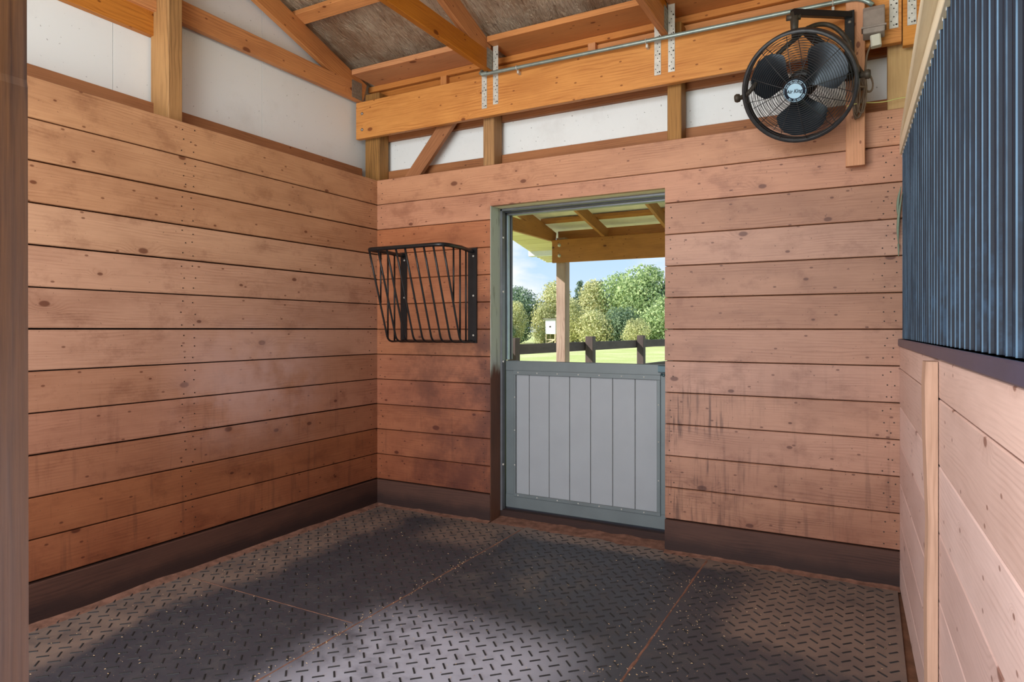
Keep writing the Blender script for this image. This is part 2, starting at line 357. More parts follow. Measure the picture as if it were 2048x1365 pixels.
# ------------------------------------------------------------------ mesh helpers
class MB:
    def __init__(s): s.v = []; s.f = []; s.uv = []; s.sm = []
    def quad(s, idx, uvs, smooth=False): s.f.append(idx); s.uv.append(uvs); s.sm.append(smooth)
    def add(s, verts):
        i = len(s.v); s.v += [tuple(q) for q in verts]; return i
    def timber(s, p0, p1, w, h, up=(0, 0, 1), c=.003, off=None):
        """board from p0 to p1 (centre line); w across, h along up; chamfered long edges; UV in metres"""
        p0, p1 = Vector(p0), Vector(p1); el = p1-p0; L = el.length; el.normalize()
        up = Vector(up); sd = el.cross(up).normalized(); up = sd.cross(el).normalized()
        c = min(c, w*.3, h*.3)
        a, b = w/2, h/2
        prof = [(-a+c, -b), (a-c, -b), (a, -b+c), (a, b-c), (a-c, b), (-a+c, b), (-a, b-c), (-a, -b+c)]
        if c <= 0: prof = [(-a, -b), (a, -b), (a, b), (-a, b)]
        k = len(prof)
        if off is None: off = (R.uniform(0, 60), R.uniform(0, 60))
        i = s.add([p0+sd*q[0]+up*q[1] for q in prof]+[p1+sd*q[0]+up*q[1] for q in prof])
        per = [0]
        for j in range(k):
            q, r = prof[j], prof[(j+1) % k]; per.append(per[-1]+math.hypot(q[0]-r[0], q[1]-r[1]))
        for j in range(k):
            j2 = (j+1) % k; v0, v1 = per[j]+off[1], per[j+1]+off[1]
            s.quad((i+j, i+j2, i+k+j2, i+k+j), ((off[0], v0), (off[0], v1), (off[0]+L, v1), (off[0]+L, v0)))
        s.quad(tuple(i+j for j in range(k))[::-1], tuple((off[0]+q[0]*.15, off[1]+q[1]) for q in prof)[::-1])
        s.quad(tuple(i+k+j for j in range(k)), tuple((off[0]+q[0]*.15, off[1]+q[1]) for q in prof))
        return s
    def box(s, x0, x1, y0, y1, z0, z1, axis=0, c=.002, off=None):
        m = ((x0+x1)/2, (y0+y1)/2, (z0+z1)/2)
        if axis == 0: return s.timber((x0, m[1], m[2]), (x1, m[1], m[2]), y1-y0, z1-z0, (0, 0, 1), c, off)
        if axis == 1: return s.timber((m[0], y0, m[2]), (m[0], y1, m[2]), x1-x0, z1-z0, (0, 0, 1), c, off)
        return s.timber((m[0], m[1], z0), (m[0], m[1], z1), y1-y0, x1-x0, (1, 0, 0), c, off)
    def tube(s, pts, r, seg=8, closed=False, cap=True):
        pts = [Vector(q) for q in pts]; n = len(pts); base = len(s.v); prev = None
        for k, q in enumerate(pts):
            a = pts[(k-1) % n] if (closed or k > 0) else q
            b = pts[(k+1) % n] if (closed or k < n-1) else q
            t = (b-a).normalized()
            if prev is None:
                ref = Vector((0, 0, 1)) if abs(t.z) < .9 else Vector((1, 0, 0)); u = t.cross(ref).normalized()
            else: u = (prev - t*prev.dot(t)).normalized()
            prev = u; w = t.cross(u); rr = r[k] if isinstance(r, (list, tuple)) else r
            for j in range(seg):
                ang = 2*PI*j/seg; s.v.append(tuple(q+(u*math.cos(ang)+w*math.sin(ang))*rr))
        m = n if closed else n-1
        for k in range(m):
            for j in range(seg):
                a = base+k*seg+j; b = base+k*seg+(j+1) % seg; k2 = (k+1) % n
                c_ = base+k2*seg+(j+1) % seg; d = base+k2*seg+j
                s.quad((a, b, c_, d), ((k, j/seg), (k, (j+1)/seg), (k+1, (j+1)/seg), (k+1, j/seg)), True)
        if cap and not closed:
            s.quad(tuple(base+j for j in range(seg))[::-1], tuple((0, 0) for j in range(seg)))
            e = base+(n-1)*seg; s.quad(tuple(e+j for j in range(seg)), tuple((0, 0) for j in range(seg)))
        return s
    def lathe(s, prof, o, ax, seg=32, smooth=True):
        """prof: (radius, height) list revolved round axis ax at o"""
        o, ax = Vector(o), Vector(ax).normalized()
        u = ax.cross(Vector((0, 0, 1)) if abs(ax.z) < .9 else Vector((1, 0, 0))).normalized(); w = ax.cross(u)
        base = len(s.v)
        for r, h in prof:
            for j in range(seg):
                a = 2*PI*j/seg; s.v.append(tuple(o+ax*h+(u*math.cos(a)+w*math.sin(a))*max(r, 1e-5)))
        for k in range(len(prof)-1):
            for j in range(seg):
                a = base+k*seg+j; b = base+k*seg+(j+1) % seg
                s.quad((a, b, b+seg, a+seg), ((j/seg, k), ((j+1)/seg, k), ((j+1)/seg, k+1), (j/seg, k+1)), smooth)
        return s
    def build(s, name, mat, parent=None, origin=None):
        me = bpy.data.meshes.new(name)
        if parent is not None:
            org = Vector((0, 0, 0)); q = parent
            while q is not None: org += q.location; q = q.parent
            loc = Vector((0, 0, 0))
        elif origin is not None: org = Vector(origin); loc = org
        else:
            a = np.array(s.v); lo, hi = a.min(0), a.max(0)
            org = Vector(((lo[0]+hi[0])/2, (lo[1]+hi[1])/2, lo[2])); loc = org
        me.from_pydata([(v[0]-org.x, v[1]-org.y, v[2]-org.z) for v in s.v], [], s.f)
        ul = me.uv_layers.new(name='UVMap')
        flat = [c for face in s.uv for q in face for c in q]
        ul.data.foreach_set('uv', flat)
        me.polygons.foreach_set('use_smooth', s.sm)
        me.materials.append(mat); me.update()
        bm = bmesh.new(); bm.from_mesh(me); bmesh.ops.recalc_face_normals(bm, faces=bm.faces); bm.to_mesh(me); bm.free()
        o = bpy.data.objects.new(name, me); COL.objects.link(o); o.location = loc
        if parent is not None: o.parent = parent
        return o

def tag(o, label=None, cat=None, group=None, kind=None):
    if label: o['label'] = label
    if cat: o['category'] = cat
    if group: o['group'] = group
    if kind: o['kind'] = kind
    return o
def empty(name, loc, label, cat, group=None):
    o = bpy.data.objects.new(name, None); COL.objects.link(o); o.location = loc; o.empty_display_size = .1
    return tag(o, label, cat, group)
def copy_tree(o, parent=None):
    c = o.copy(); COL.objects.link(c)
    if parent: c.parent = parent
    for ch in list(o.children): copy_tree(ch, c)
    return c
def stuff(o): o['kind'] = 'stuff'; return o
def structure(o): o['kind'] = 'structure'; return o
def bez(p0, p1, p2, n=8):
    p0, p1, p2 = Vector(p0), Vector(p1), Vector(p2)
    return [p0*(1-t)**2+p1*2*t*(1-t)+p2*t*t for t in [i/n for i in range(n+1)]]
def smooth_path(pts, sub=6):
    P = [Vector(p) for p in pts]; out = []
    for i in range(len(P)-1):
        a = P[max(i-1, 0)]; b = P[i]; c = P[i+1]; d = P[min(i+2, len(P)-1)]
        for k in range(sub):
            t = k/sub
            out.append(.5*((2*b)+(c-a)*t+(2*a-5*b+4*c-d)*t*t+(3*b-a-3*c+d)*t**3))
    out.append(P[-1]); return out

# ------------------------------------------------------------------ room constants
XL, XR, YB = -3.10, .126, 3.675           # inner faces: left wall, right corner, back wall
ROW, Z0, NROW = .178, .18, 12
ZT = Z0+ROW*NROW                          # top of the planking
OX0, OX1, OZ = -2.158, -1.017, 2.050      # door opening
KR = .0251                                # the right wall is a little out of square
def xw(y): return XR + KR*(YB-y)
SL = .335
def ztc(y): return 3.08 + SL*(3.6-y)      # top edge of the truss top chords
YF = -4.0

# ------------------------------------------------------------------ floor and ground
g = MB(); N = 40
for i in range(N+1):
    for j in range(N+1):
        x = -160+320*i/N; y = -60+320*j/N
        g.v.append((x, y, -.10))
for i in range(N):
    for j in range(N):
        a = i*(N+1)+j
        g.quad((a, a+N+1, a+N+2, a+1), ((0, 0),)*4)
structure(g.build('ground', M['grass'], origin=(0, 0, -.10)))
fl = MB().box(-3.3, 4.2, YF, 3.93, -.095, -.014, c=0)
structure(fl.build('floor', M['floor']))

# ------------------------------------------------------------------ left wall
sid = MB(); 
def ztop(y): return ztc(y)+.085 if y > -.3 else ztc(-.3)+.085-SL*(-.3-y)
def siding_panel(y0, y1):
    m = MB(); ys = [y0]+[y for y in (-.3,) if y0 < y < y1]+[y1]
    for a, b in zip(ys[:-1], ys[1:]):
        i = m.add([(-3.300, a, -.08), (-3.300, b, -.08), (-3.300, b, ztop(b)), (-3.300, a, ztop(a)),
                   (-3.318, a, -.08), (-3.318, b, -.08), (-3.318, b, ztop(b)), (-3.318, a, ztop(a))])
        for q in ((0, 1, 2, 3), (4, 5, 6, 7), (0, 1, 5, 4), (3, 2, 6, 7), (1, 2, 6, 5), (0, 3, 7, 4)):
            m.quad(tuple(i+k for k in q), ((0, 0),)*4)
    return m
wl = structure(siding_panel(2.832, 3.92).build('wall_left', M['siding'], origin=(-3.3, 3.92, 0)))
for a, b in ((1.92, 2.829), (1.0, 1.917), (.08, .997), (YF, .077)):
    siding_panel(a, b).build('siding_panel', M['siding'], wl)
MB().box(-3.175, -3.15, -.6, YB+.04, .0, ZT-.01, 1, 0).build('backing', M['backing'], wl)
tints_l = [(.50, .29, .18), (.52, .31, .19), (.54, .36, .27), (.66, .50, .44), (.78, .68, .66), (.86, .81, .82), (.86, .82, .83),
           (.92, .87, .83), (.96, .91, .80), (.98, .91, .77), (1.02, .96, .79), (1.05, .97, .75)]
def plank(x0, x1, y0, y1, z0, z1, axis, wall, t, mat='plank'):
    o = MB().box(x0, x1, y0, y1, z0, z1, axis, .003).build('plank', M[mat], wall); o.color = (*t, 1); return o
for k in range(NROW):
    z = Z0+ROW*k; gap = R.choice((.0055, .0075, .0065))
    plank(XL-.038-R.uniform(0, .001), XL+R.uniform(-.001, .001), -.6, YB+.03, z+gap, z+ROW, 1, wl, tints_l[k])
MB().box(-3.300, -3.262, -.6, 3.70, ZT-.03, 2.425, 1).build('girt', M['girt'], wl)
MB().box(-3.300, -3.262, -.6, 2.108, 2.772, 2.897, 1).build('girt', M['truss'], wl)
structure(MB().box(XL-.03, XL+.006, -.6, YB, -.01, Z0-.004, 1, .004).build('baseboard_left', M['base']))
nl = MB()
def nailhead(m, p, ax, r=.0035): m.lathe([(r, 0), (r*.9, .0015), (0, .002)], p, ax, 6, False)
for k in range(NROW):
    for (yy) in (2.16, 2.215, 3.60, 1.2):
        for dz in (.03, .09, .145):
            nailhead(nl, (XL+.0005, yy+R.uniform(-.015, .015), Z0+ROW*k+dz+R.uniform(-.01, .01)), (1, 0, 0))
stuff(nl.build('nail', M['nail'], wl))

# ------------------------------------------------------------------ back wall
wb = MB(); wb.box(-3.31, OX0-.02, 3.862, 3.88, -.08, 3.10, 0, 0); wb.box(OX1+.02, 4.2, 3.862, 3.88, -.08, 3.10, 0, 0)
wb.box(OX0-.02, OX1+.02, 3.862, 3.88, OZ+.03, 3.10, 0, 0)
wb = structure(wb.build('wall_back', M['siding'], origin=(-3.31, 3.862, 0)))
MB().box(XL-.05, OX0-.004, 3.716, 3.74, 0, ZT-.01, 0, 0).build('backing', M['backing'], wb)
MB().box(OX1+.004, .3, 3.716, 3.74, 0, ZT-.01, 0, 0).build('backing', M['backing'], wb)
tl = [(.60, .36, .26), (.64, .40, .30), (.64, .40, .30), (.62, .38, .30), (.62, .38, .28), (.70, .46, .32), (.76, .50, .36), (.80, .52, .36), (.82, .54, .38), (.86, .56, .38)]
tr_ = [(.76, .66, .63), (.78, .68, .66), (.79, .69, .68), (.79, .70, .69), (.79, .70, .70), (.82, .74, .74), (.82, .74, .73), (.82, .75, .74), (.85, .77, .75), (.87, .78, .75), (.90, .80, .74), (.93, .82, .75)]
yf = lambda: YB+R.uniform(-.0008, .0008)
for k in range(NROW):
    z = Z0+ROW*k; g0 = .004; y = yf()
    if z+ROW <= OZ+.001:
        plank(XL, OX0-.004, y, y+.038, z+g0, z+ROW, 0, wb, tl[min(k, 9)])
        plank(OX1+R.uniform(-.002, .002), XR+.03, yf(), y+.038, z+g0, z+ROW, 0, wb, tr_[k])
    elif z < OZ:
        m = MB(); off = (R.uniform(0, 60), R.uniform(0, 60))
        m.box(XL, OX0-.004, y, y+.038, z+g0, z+ROW, 0, .002, off)
        m.box(OX0-.004, OX1, y, y+.038, OZ, z+ROW, 0, 0, (off[0]+(OX0-XL), off[1]+OZ-z))
        m.box(OX1, XR+.03, y, y+.038, z+g0, z+ROW, 0, .002, (off[0]+(OX1-XL), off[1]))
        o = m.build('plank', M['plank'], wb); o.color = (.94, .74, .62, 1)
    else:
        plank(XL, XR+.03, y, y+.038, z+g0, z+ROW, 0, wb, (1.0, .82, .66))
nl = MB()
for k in range(NROW):
    for xx in (-3.06, -2.2, -.98, .065, .10):
        if Z0+ROW*k+.1 > OZ-.05 and xx in (-2.2, -.98): continue
        for dz in (.035, .09, .145):
            nailhead(nl, (xx+R.uniform(-.014, .014), YB-.0008, Z0+ROW*k+dz+R.uniform(-.012, .012)), (0, -1, 0))
stuff(nl.build('nail', M['nail'], wb))
# girts between the posts and the siding
MB().box(-3.29, 1.4, 3.824, 3.860, ZT-.04, 2.415, 0).build('girt', M['girt'], wb)
MB().box(-3.29, 1.4, 3.824, 3.860, 2.638, 2.78, 0).build('girt', M['girt'], wb)
MB().box(-3.29, -1.53, 3.824, 3.860, 2.83, 3.012, 0).build('header_board', M['purlin'], wb)
MB().box(-1.528, 1.4, 3.824, 3.860, 2.83, 3.012, 0).build('header_board', M['purlin'], wb)
MB().box(-3.29, 1.4, 3.800, 3.860, 3.016, 3.056, 0).build('ledger_strip', M['purlin'], wb)
for bx in (-2.63, -1.53):
    MB().box(bx, bx+.05, 3.786, 3.822, 2.86, 3.012, 2).build('filler_block', M['purlin'], wb)
structure(MB().box(XL, OX0-.002, YB-.006, YB+.03, -.01, Z0-.003, 0, .004).build('baseboard_back', M['base']))
structure(MB().box(OX1, XR, YB-.006, YB+.03, -.01, Z0-.003, 0, .004).build('baseboard_back', M['base']))

# ------------------------------------------------------------------ right wall
def yr(y, dx): return (xw(y)+dx, y)
def rboard(y0, y1, z0, z1, th, dx, mat, name, parent, c=.003):
    zc = (z0+z1)/2
    p0 = (xw(y0)+dx+th/2, y0, zc); p1 = (xw(y1)+dx+th/2, y1, zc)
    return MB().timber(p0, p1, th, z1-z0, (0, 0, 1), c).build(name, M[mat], parent)
YE = -.35
wr = MB(); a, b = (xw(YE)+.045, YE, .585), (xw(3.70)+.045, 3.70, .585)
wr.timber(a, b, .012, 1.15, (0, 0, 1), 0)
wr = structure(wr.build('wall_right', M['backing'], origin=(XR, YB, 0)))
seams = [0., .14, .325, .508, .692, .876, 1.058, 1.167]
tr2 = [(.86, .80, .80), (.92, .84, .84), (.96, .88, .88), (.98, .90, .90), (1, .93, .92), (1, .92, .88), (1, .90, .84)]
for k in range(7):
    o = rboard(YE, YB-.002, seams[k]+.003, seams[k+1], .036, 0, 'plank_right', 'plank', wr); o.color = (*tr2[k], 1)
t1 = structure(rboard(YE, YB-.004, 1.168, 1.204, .05, -.008, 'rail', 'trim_1', None, .004))
rboard(YE, YB-.004, 1.198, 1.204, .06, 0, 'rail', 'rail_lip', t1, .001)
# corrugated sheet
pitch = .0723; cz0, cz1 = 1.206, 2.088
prof = [(0, .0), (.36, .0), (.40, .0065), (.42, .0075), (.47, .0075), (.49, .0065), (.53, .0), (.70, .0), (.72, .002), (.80, .002), (.82, .0)]
cp = MB(); ys = []
y = YB-.006
kk = 0
while y > YE:
    for fr, dx in prof:
        yy = YB-.006-(kk+fr)*pitch
        if yy < YE: break
        ys.append((yy, dx, fr))
    kk += 1; y = YB-.006-kk*pitch
for side in (0, .0016):
    base = len(cp.v)
    for yy, dx, fr in ys: cp.v += [(xw(yy)+.016-dx+side, yy, cz0), (xw(yy)+.016-dx+side, yy, cz1)]
    for i in range(len(ys)-1):
        q = base+2*i; fa, fb = ys[i][2], ys[i+1][2]; fb = fb if fb > fa else 1.
        cp.quad((q, q+1, q+3, q+2), ((fa, 0), (fa, 1), (fb, 1), (fb, 0)))
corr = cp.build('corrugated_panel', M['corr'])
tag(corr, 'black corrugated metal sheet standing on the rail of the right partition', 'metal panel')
sc = MB()
for k in range(1, kk):
    yy = YB-.006-(k+.09)*pitch
    nailhead(sc, (xw(yy)+.003, yy, 2.066+R.uniform(-.004, .004)), (-1, 0, 0), .006)
stuff(sc.build('screw', M['galv'], corr))
t2 = structure(MB().box(XR, XR+.24, YE, YB+.03, 2.150, 2.190, 1, .003).build('trim_2', M['pale']))
rboard(YE, YB-.003, 2.092, 2.149, .018, -.001, 'pale', 'trim_strip', t2, .002)
bt = MB()
bty = [(.0, .030), (.25, .026), (.5, .028), (.72, .024), (.95, .031), (1.10, .033), (1.161, .030)]
for (za, wa), (zb, wb_) in zip(bty[:-1], bty[1:]):
    ya0, ya1 = 2.127, 2.127+.19
    def rim(z, w): return [(xw(2.127)-.002, 2.127, z), (xw(2.127)-w, 2.130, z), (xw(2.2)-w-.004, 2.165, z), (xw(2.2)-w, 2.205, z), (xw(2.21)-.002, 2.21, z)]
    i = bt.add(rim(za, wa)+rim(zb, wb_)); off = R.uniform(0, 9)
    for j in range(5):
        j2 = (j+1) % 5
        bt.quad((i+j, i+j2, i+5+j2, i+5+j), ((za, j*.03), (za, j2*.03), (zb, j2*.03), (zb, j*.03)))
    if zb > 1.16: bt.quad((i+5, i+6, i+7, i+8, i+9), ((0, 0),)*5)
tag(bt.build('batten', M['batten']), 'rough upright wooden batten nailed to the pink right wall boards', 'batten')

# ------------------------------------------------------------------ ceiling: foil, purlins, eave boards
ce = MB(); nx, ny = 150, 70
def foilz(x, y):
    yy = y if y > -.3 else -.6-y
    return ztc(yy)+.043
for i in range(nx+1):
    for j in range(ny+1):
        x = -3.298+7.45*i/nx; y = 3.90-(3.90-YF)*j/ny
        amp = .010
        dz = amp*(mnoise.noise(Vector((x*3.1+y*1.2, y*1.6, 3))))+.006*mnoise.noise(Vector((x*9, y*4, 9)))
        ce.v.append((x, y, foilz(x, y)+.012+dz))
for i in range(nx):
    for j in range(ny):
        a = i*(ny+1)+j; ce.quad((a, a+1, a+ny+2, a+ny+1), ((0, 0),)*4, True)
ce = structure(ce.build('ceiling', M['foil'], origin=(-3.298, 3.9, 3.0)))
# thin roof sheet over the foil keeps the daylight out
rf = MB()
for (ya, yb) in ((3.98, -.3), (-.3, YF)):
    za, zb = foilz(0, ya)+.05, foilz(0, yb)+.05
    i = rf.add([(-3.42, ya, za), (4.3, ya, za), (4.3, yb, zb), (-3.42, yb, zb), (-3.42, ya, za+.02), (4.3, ya, za+.02), (4.3, yb, zb+.02), (-3.42, yb, zb+.02)])
    for q in ((0, 1, 2, 3), (4, 5, 6, 7), (0, 1, 5, 4), (1, 2, 6, 5), (2, 3, 7, 6), (3, 0, 4, 7)): rf.quad(tuple(i+k for k in q), ((0, 0),)*4)
rf.build('roof_sheet', M['white_roof'], ce)
nv = Vector((0, SL, 1)).normalized()
for yc in (3.08, 2.42, 1.76, 1.10, .44, -.22):
    c0 = Vector((-3.29, yc, ztc(yc)))+nv*.019; c1 = Vector((4.1, yc, ztc(yc)))+nv*.019
    MB().timber(c0, c1, .089, .038, nv, .002).build('purlin', M['purlin'], ce)
TX = (-3.255, -2.14, -1.01, .13)
for a, b in ((-3.23, -2.165), (-2.115, -1.035), (-.985, .105), (.155, 1.3)):
    MB().box(a, b, 3.555, 3.845, 3.058, 3.094, 0).build('eave_board', M['purlin'], ce)

# ------------------------------------------------------------------ roof trusses
def truss(xc, label, end):
    t = empty('roof_truss', (xc, 3.6, 2.895), label, 'roof truss', 'roof trusses over the stall')
    MB().timber((xc, end, 2.955), (xc, -2.0, 2.955), .038, .122, (0, 0, 1)).build('bottom_chord', M['truss'], t)
    y1 = 3.70 if xc < -3.2 else 3.60
    p0 = Vector((xc, y1, ztc(y1)-.072)); p1 = Vector((xc, -.3, ztc(-.3)-.072))
    MB().timber(p0, p1, .0375, .136, (0, 0, 1)).build('top_chord', M['truss'], t)
    pl = MB(); pl.box(xc+.0195, xc+.021, end-.11, end-.005, 2.905, 3.03, 1, 0)
    pl.box(xc-.021, xc-.0195, end-.11, end-.005, 2.905, 3.03, 1, 0)
    for q in range(7):
        for w in range(5): pl.box(xc+.021, xc+.0225, end-.10+q*.014, end-.094+q*.014, 2.915+w*.023, 2.925+w*.023, 1, 0)
    pl.build('nail_plate', M['plate'], t)
    return t
truss(TX[0], 'end roof truss against the white left wall siding, beside the corner post', 3.672)
truss(TX[1], 'roof truss in the middle, landing on the beam where the conduit begins', 3.672)
truss(TX[2], 'roof truss landing on the beam between the bright straps left of the fan', 3.672)
truss(TX[3], 'roof truss at the right end of the beam, over the grey outlet box', 3.672)

# ------------------------------------------------------------------ posts, beam, brace
def post(x0, x1, y0, y1, z0, z1, mat, label, cat='post', name='timber_post', grp='timber posts behind the beam'):
    return tag(MB().box(x0, x1, y0, y1, z0, z1, 2, .004).build(name, M[mat]), label, cat, grp)
post(-3.248, -3.116, 3.715, 3.822, .0, 2.965, 'post', 'thick square brown post in the back left corner under the beam end')
post(-2.240, -2.157, 3.715, 3.822, ZT-.03, 2.93, 'post', 'short post under the beam, right of the slanting brace')
post(-1.015, -.936, 3.715, 3.822, ZT-.03, 2.99, 'post', 'short post under the beam, between the brace post and the fan')
post(.075, .185, 3.715, 3.822, ZT-.03, 2.97, 'newpost', 'pale yellow post right of the fan, beside the black panel')
post(-3.287, -3.140, 2.105, 2.184, ZT-.04, 3.30, 'post', 'upright post on the left wall, splitting the white siding', grp='timber posts on the left wall')
bm_ = MB(); bm_.box(-3.262, .132, 3.635, 3.674, 2.622, 2.886, 0, .003)
beam = tag(bm_.build('timber_beam', M['beam']), 'long orange timber beam bolted across the top of the back wall', 'beam')
for zz in (2.80, 2.685): MB().lathe([(.011, 0), (.011, .004), (.006, .008), (0, .009)], (-3.205, 3.635, zz), (0, -1, 0), 12).build('bolt', M['bolt'], beam)
tag(MB().box(.137, 1.4, 3.635, 3.674, 2.600, 2.880, 0, .003).build('timber_beam', M['beam']), 'short orange beam continuing right of the outlet box past the joint', 'beam')
tag(MB().timber((-2.875, 3.735, 2.27), (-2.49, 3.735, 2.70), .036, .10, (-1, 0, 1)).build('diagonal_brace', M['girt']), 'slanting brown brace board between the corner post and the next post', 'brace')

# straps
def strap(x, z0, z1, label, holes):
    t = MB(); t.box(x-.019, x+.019, 3.6315, 3.6348, z0, z1, 2, .0012)
    o = tag(t.build('metal_strap', M['galv']), label, 'metal strap', 'galvanised straps tying the trusses to the beam')
    h = MB(); n = int((z1-z0-.02)/.02)
    for i in range(n):
        xx = x+(0 if i % 2 == 0 else (-.011 if i % 4 == 1 else .011))
        h.lathe([(.0032, 0), (.0030, .0009), (0, .0012)], (xx, 3.6315, z0+.014+i*.02), (0, -1, 0), 6, False)
        if i % 5 == 0: h.lathe([(.005, 0), (.004, .002), (0, .003)], (x+.011, 3.6315, z0+.016+i*.02), (0, -1, 0), 6, False)
    stuff(h.build('nail_hole', M['nail'], o)); return o
strap(-2.181, 2.672, 2.885, 'left strap of the pair where the conduit begins', 1)
strap(-2.097, 2.686, 3.06, 'right strap of the pair where the conduit begins', 1)
strap(-1.047, 2.678, 2.985, 'left strap of the bright pair left of the fan', 1)
strap(-.969, 2.682, 3.06, 'right strap of the bright pair left of the fan', 1)
strap(.100, 2.690, 3.05, 'left strap of the pair right of the grey outlet box', 1)
strap(.174, 2.690, 3.05, 'right strap of the pair right of the grey outlet box, beyond the beam joint', 1)

# conduit
cn = MB()
path = [(-2.187, 3.640, 2.93), (-2.186, 3.612, 2.905), (-2.184, 3.592, 2.885), (-2.17, 3.588, 2.875), (-2.14, 3.588, 2.872)]
path += [(-2.14+(2.06)*i/10, 3.588, 2.872-.020*i/10) for i in range(1, 11)]
path += [(-.055, 3.588, 2.848), (-.03, 3.590, 2.838), (-.005, 3.594, 2.822), (.012, 3.598, 2.806)]
cn.tube(path, .0115, 10)
con = tag(cn.build('conduit_pipe', M['conduit']), 'thin grey metal conduit pipe running along the top of the beam', 'pipe')
MB().lathe([(.0145, 0), (.0145, .04)], (-2.17, 3.588, 2.8745), (1, 0, -.01), 12).build('elbow_collar', M['conduit'], con)
for xx in (-1.92, -1.10, -.16):
    zz = 2.872-.02*(xx+2.14)/2.06
    c = MB(); c.tube([(xx, 3.588+.0125*math.cos(a), zz+.0125*math.sin(a)) for a in [i*PI/6 for i in range(3, 16)]], .003, 6)
    c.box(xx-.006, xx+.006, 3.600, 3.634, zz-.03, zz-.012, 2, .001)
    c.build('pipe_clamp', M['galv'], con)

# ------------------------------------------------------------------ door opening, frame and lower door leaf
j = MB().box(OX0-.0038, OX0-.0005, YB+.001, 3.845, -.01, OZ+.03, 2, .002)
structure(j.build('trim_3', M['jamb']))
structure(MB().box(OX1+.001, OX1+.036, YB+.04, 3.845, -.01, OZ+.03, 2, .002).build('trim_4', M['jamb']))
structure(MB().box(OX0-.001, OX1+.001, YB+.002, 3.845, OZ+.001, OZ+.036, 0, .002).build('trim_5', M['pale']))
fr = MB(); fr.box(OX0-.001, OX0+.014, 3.800, 3.842, .04, OZ, 2, .002)
fr.box(OX1-.014, OX1+.001, 3.800, 3.842, .04, OZ, 2, .002); fr.box(OX0, OX1, 3.800, 3.842, OZ-.016, OZ, 0, .002)
fr = structure(fr.build('door_1', M['steelframe'], origin=((OX0+OX1)/2, 3.84, 0)))
d = MB(); d.box(OX0-.001, OX0+.007, 3.842, 3.876, .04, OZ, 2, .001); d.box(OX0, OX1, 3.842, 3.88, OZ-.022, OZ, 0, .001)
d.build('door_stop', M['steeldark'], fr)
d = MB(); d.box(OX0-.001, OX0+.013, 3.882, 3.910, 1.045, OZ-.024, 2, .002)
d.build('frame_edge', M['steellight'], fr)
d = MB(); d.box(OX0-.001, OX0+.006, 3.910, 3.934, 1.045, OZ-.024, 2, .001)
d.build('frame_channel', M['steeldark'], fr)
d = MB(); d.box(OX0-.001, OX0+.013, 3.934, 3.952, 1.045, OZ-.026, 2, .002)
d.build('frame_channel', M['steelframe'], fr)
d = MB(); d.box(OX0, OX1, 3.88, 3.93, OZ-.032, OZ-.022, 0, .001); d.build('frame_head', M['steelframe'], fr)
for zz in (.35, 1.035, 1.5, 1.86): MB().lathe([(.008, 0), (.006, .005), (0, .007)], (OX0+.014, 3.815, zz), (1, 0, 0), 10).build('bolt', M['galv'], fr)
LX0, LX1, LZ0, LZ1 = -2.140, -1.020, .062, 1.040
leaf = MB()
leaf.box(LX0, LX1, 3.846, 3.880, LZ1-.066, LZ1, 0, .003); leaf.box(LX0, LX1, 3.846, 3.880, LZ0, LZ0+.09, 0, .003)
leaf.box(LX0, LX0+.066, 3.846, 3.880, LZ0+.09, LZ1-.066, 2, .002); leaf.box(LX1-.075, LX1, 3.846, 3.880, LZ0+.09, LZ1-.066, 2, .002)
leaf = leaf.build('door_leaf', M['doorframe'], fr)
xs = [-2.070, -1.969, -1.824, -1.680, -1.537, -1.392, -1.249, -1.098]
for a, b in zip(xs[:-1], xs[1:]):
    MB().box(a+.0015, b-.0015, 3.852, 3.874, LZ0+.085, LZ1-.062, 2, .002).build('plank', M['doorplank'], leaf)
td = MB()
td.box(-2.078, -1.090, 3.838, 3.847, LZ1-.092, LZ1-.062, 0, .002); td.box(-2.078, -1.090, 3.838, 3.847, LZ0+.078, LZ0+.100, 0, .002)
td.box(-2.078, -2.062, 3.838, 3.847, LZ0+.100, LZ1-.092, 2, .002); td.box(-1.112, -1.090, 3.838, 3.847, LZ0+.100, LZ1-.092, 2, .002)
td.build('edge_trim', M['doorframe'], leaf)
sc = MB()
for xx in (-2.045, -1.905, -1.76, -1.615, -1.475, -1.33, -1.19):
    for zz in (LZ1-.077, LZ0+.089): sc.lathe([(.0045, 0), (.003, .003), (0, .004)], (xx, 3.838, zz), (0, -1, 0), 8)
for zz in (.35, .58, .8):
    for xx in (-2.07, -1.101): sc.lathe([(.0045, 0), (.003, .003), (0, .004)], (xx, 3.838, zz), (0, -1, 0), 8)
stuff(sc.build('screw', M['galv'], leaf))
la = MB(); la.box(-1.098, -1.03, 3.815, 3.846, LZ1-.045, LZ1-.004, 0, .003)
la.tube([(-1.075, 3.812, LZ1-.055), (-1.06, 3.80, LZ1-.06), (-1.045, 3.812, LZ1-.055)], .008, 8)
la.build('latch', M['latch'], leaf)
th = MB(); th.box(OX0, OX1, 3.80, 3.90, -.01, .052, 0, .004)
structure(th.build('trim_6', M['base']))

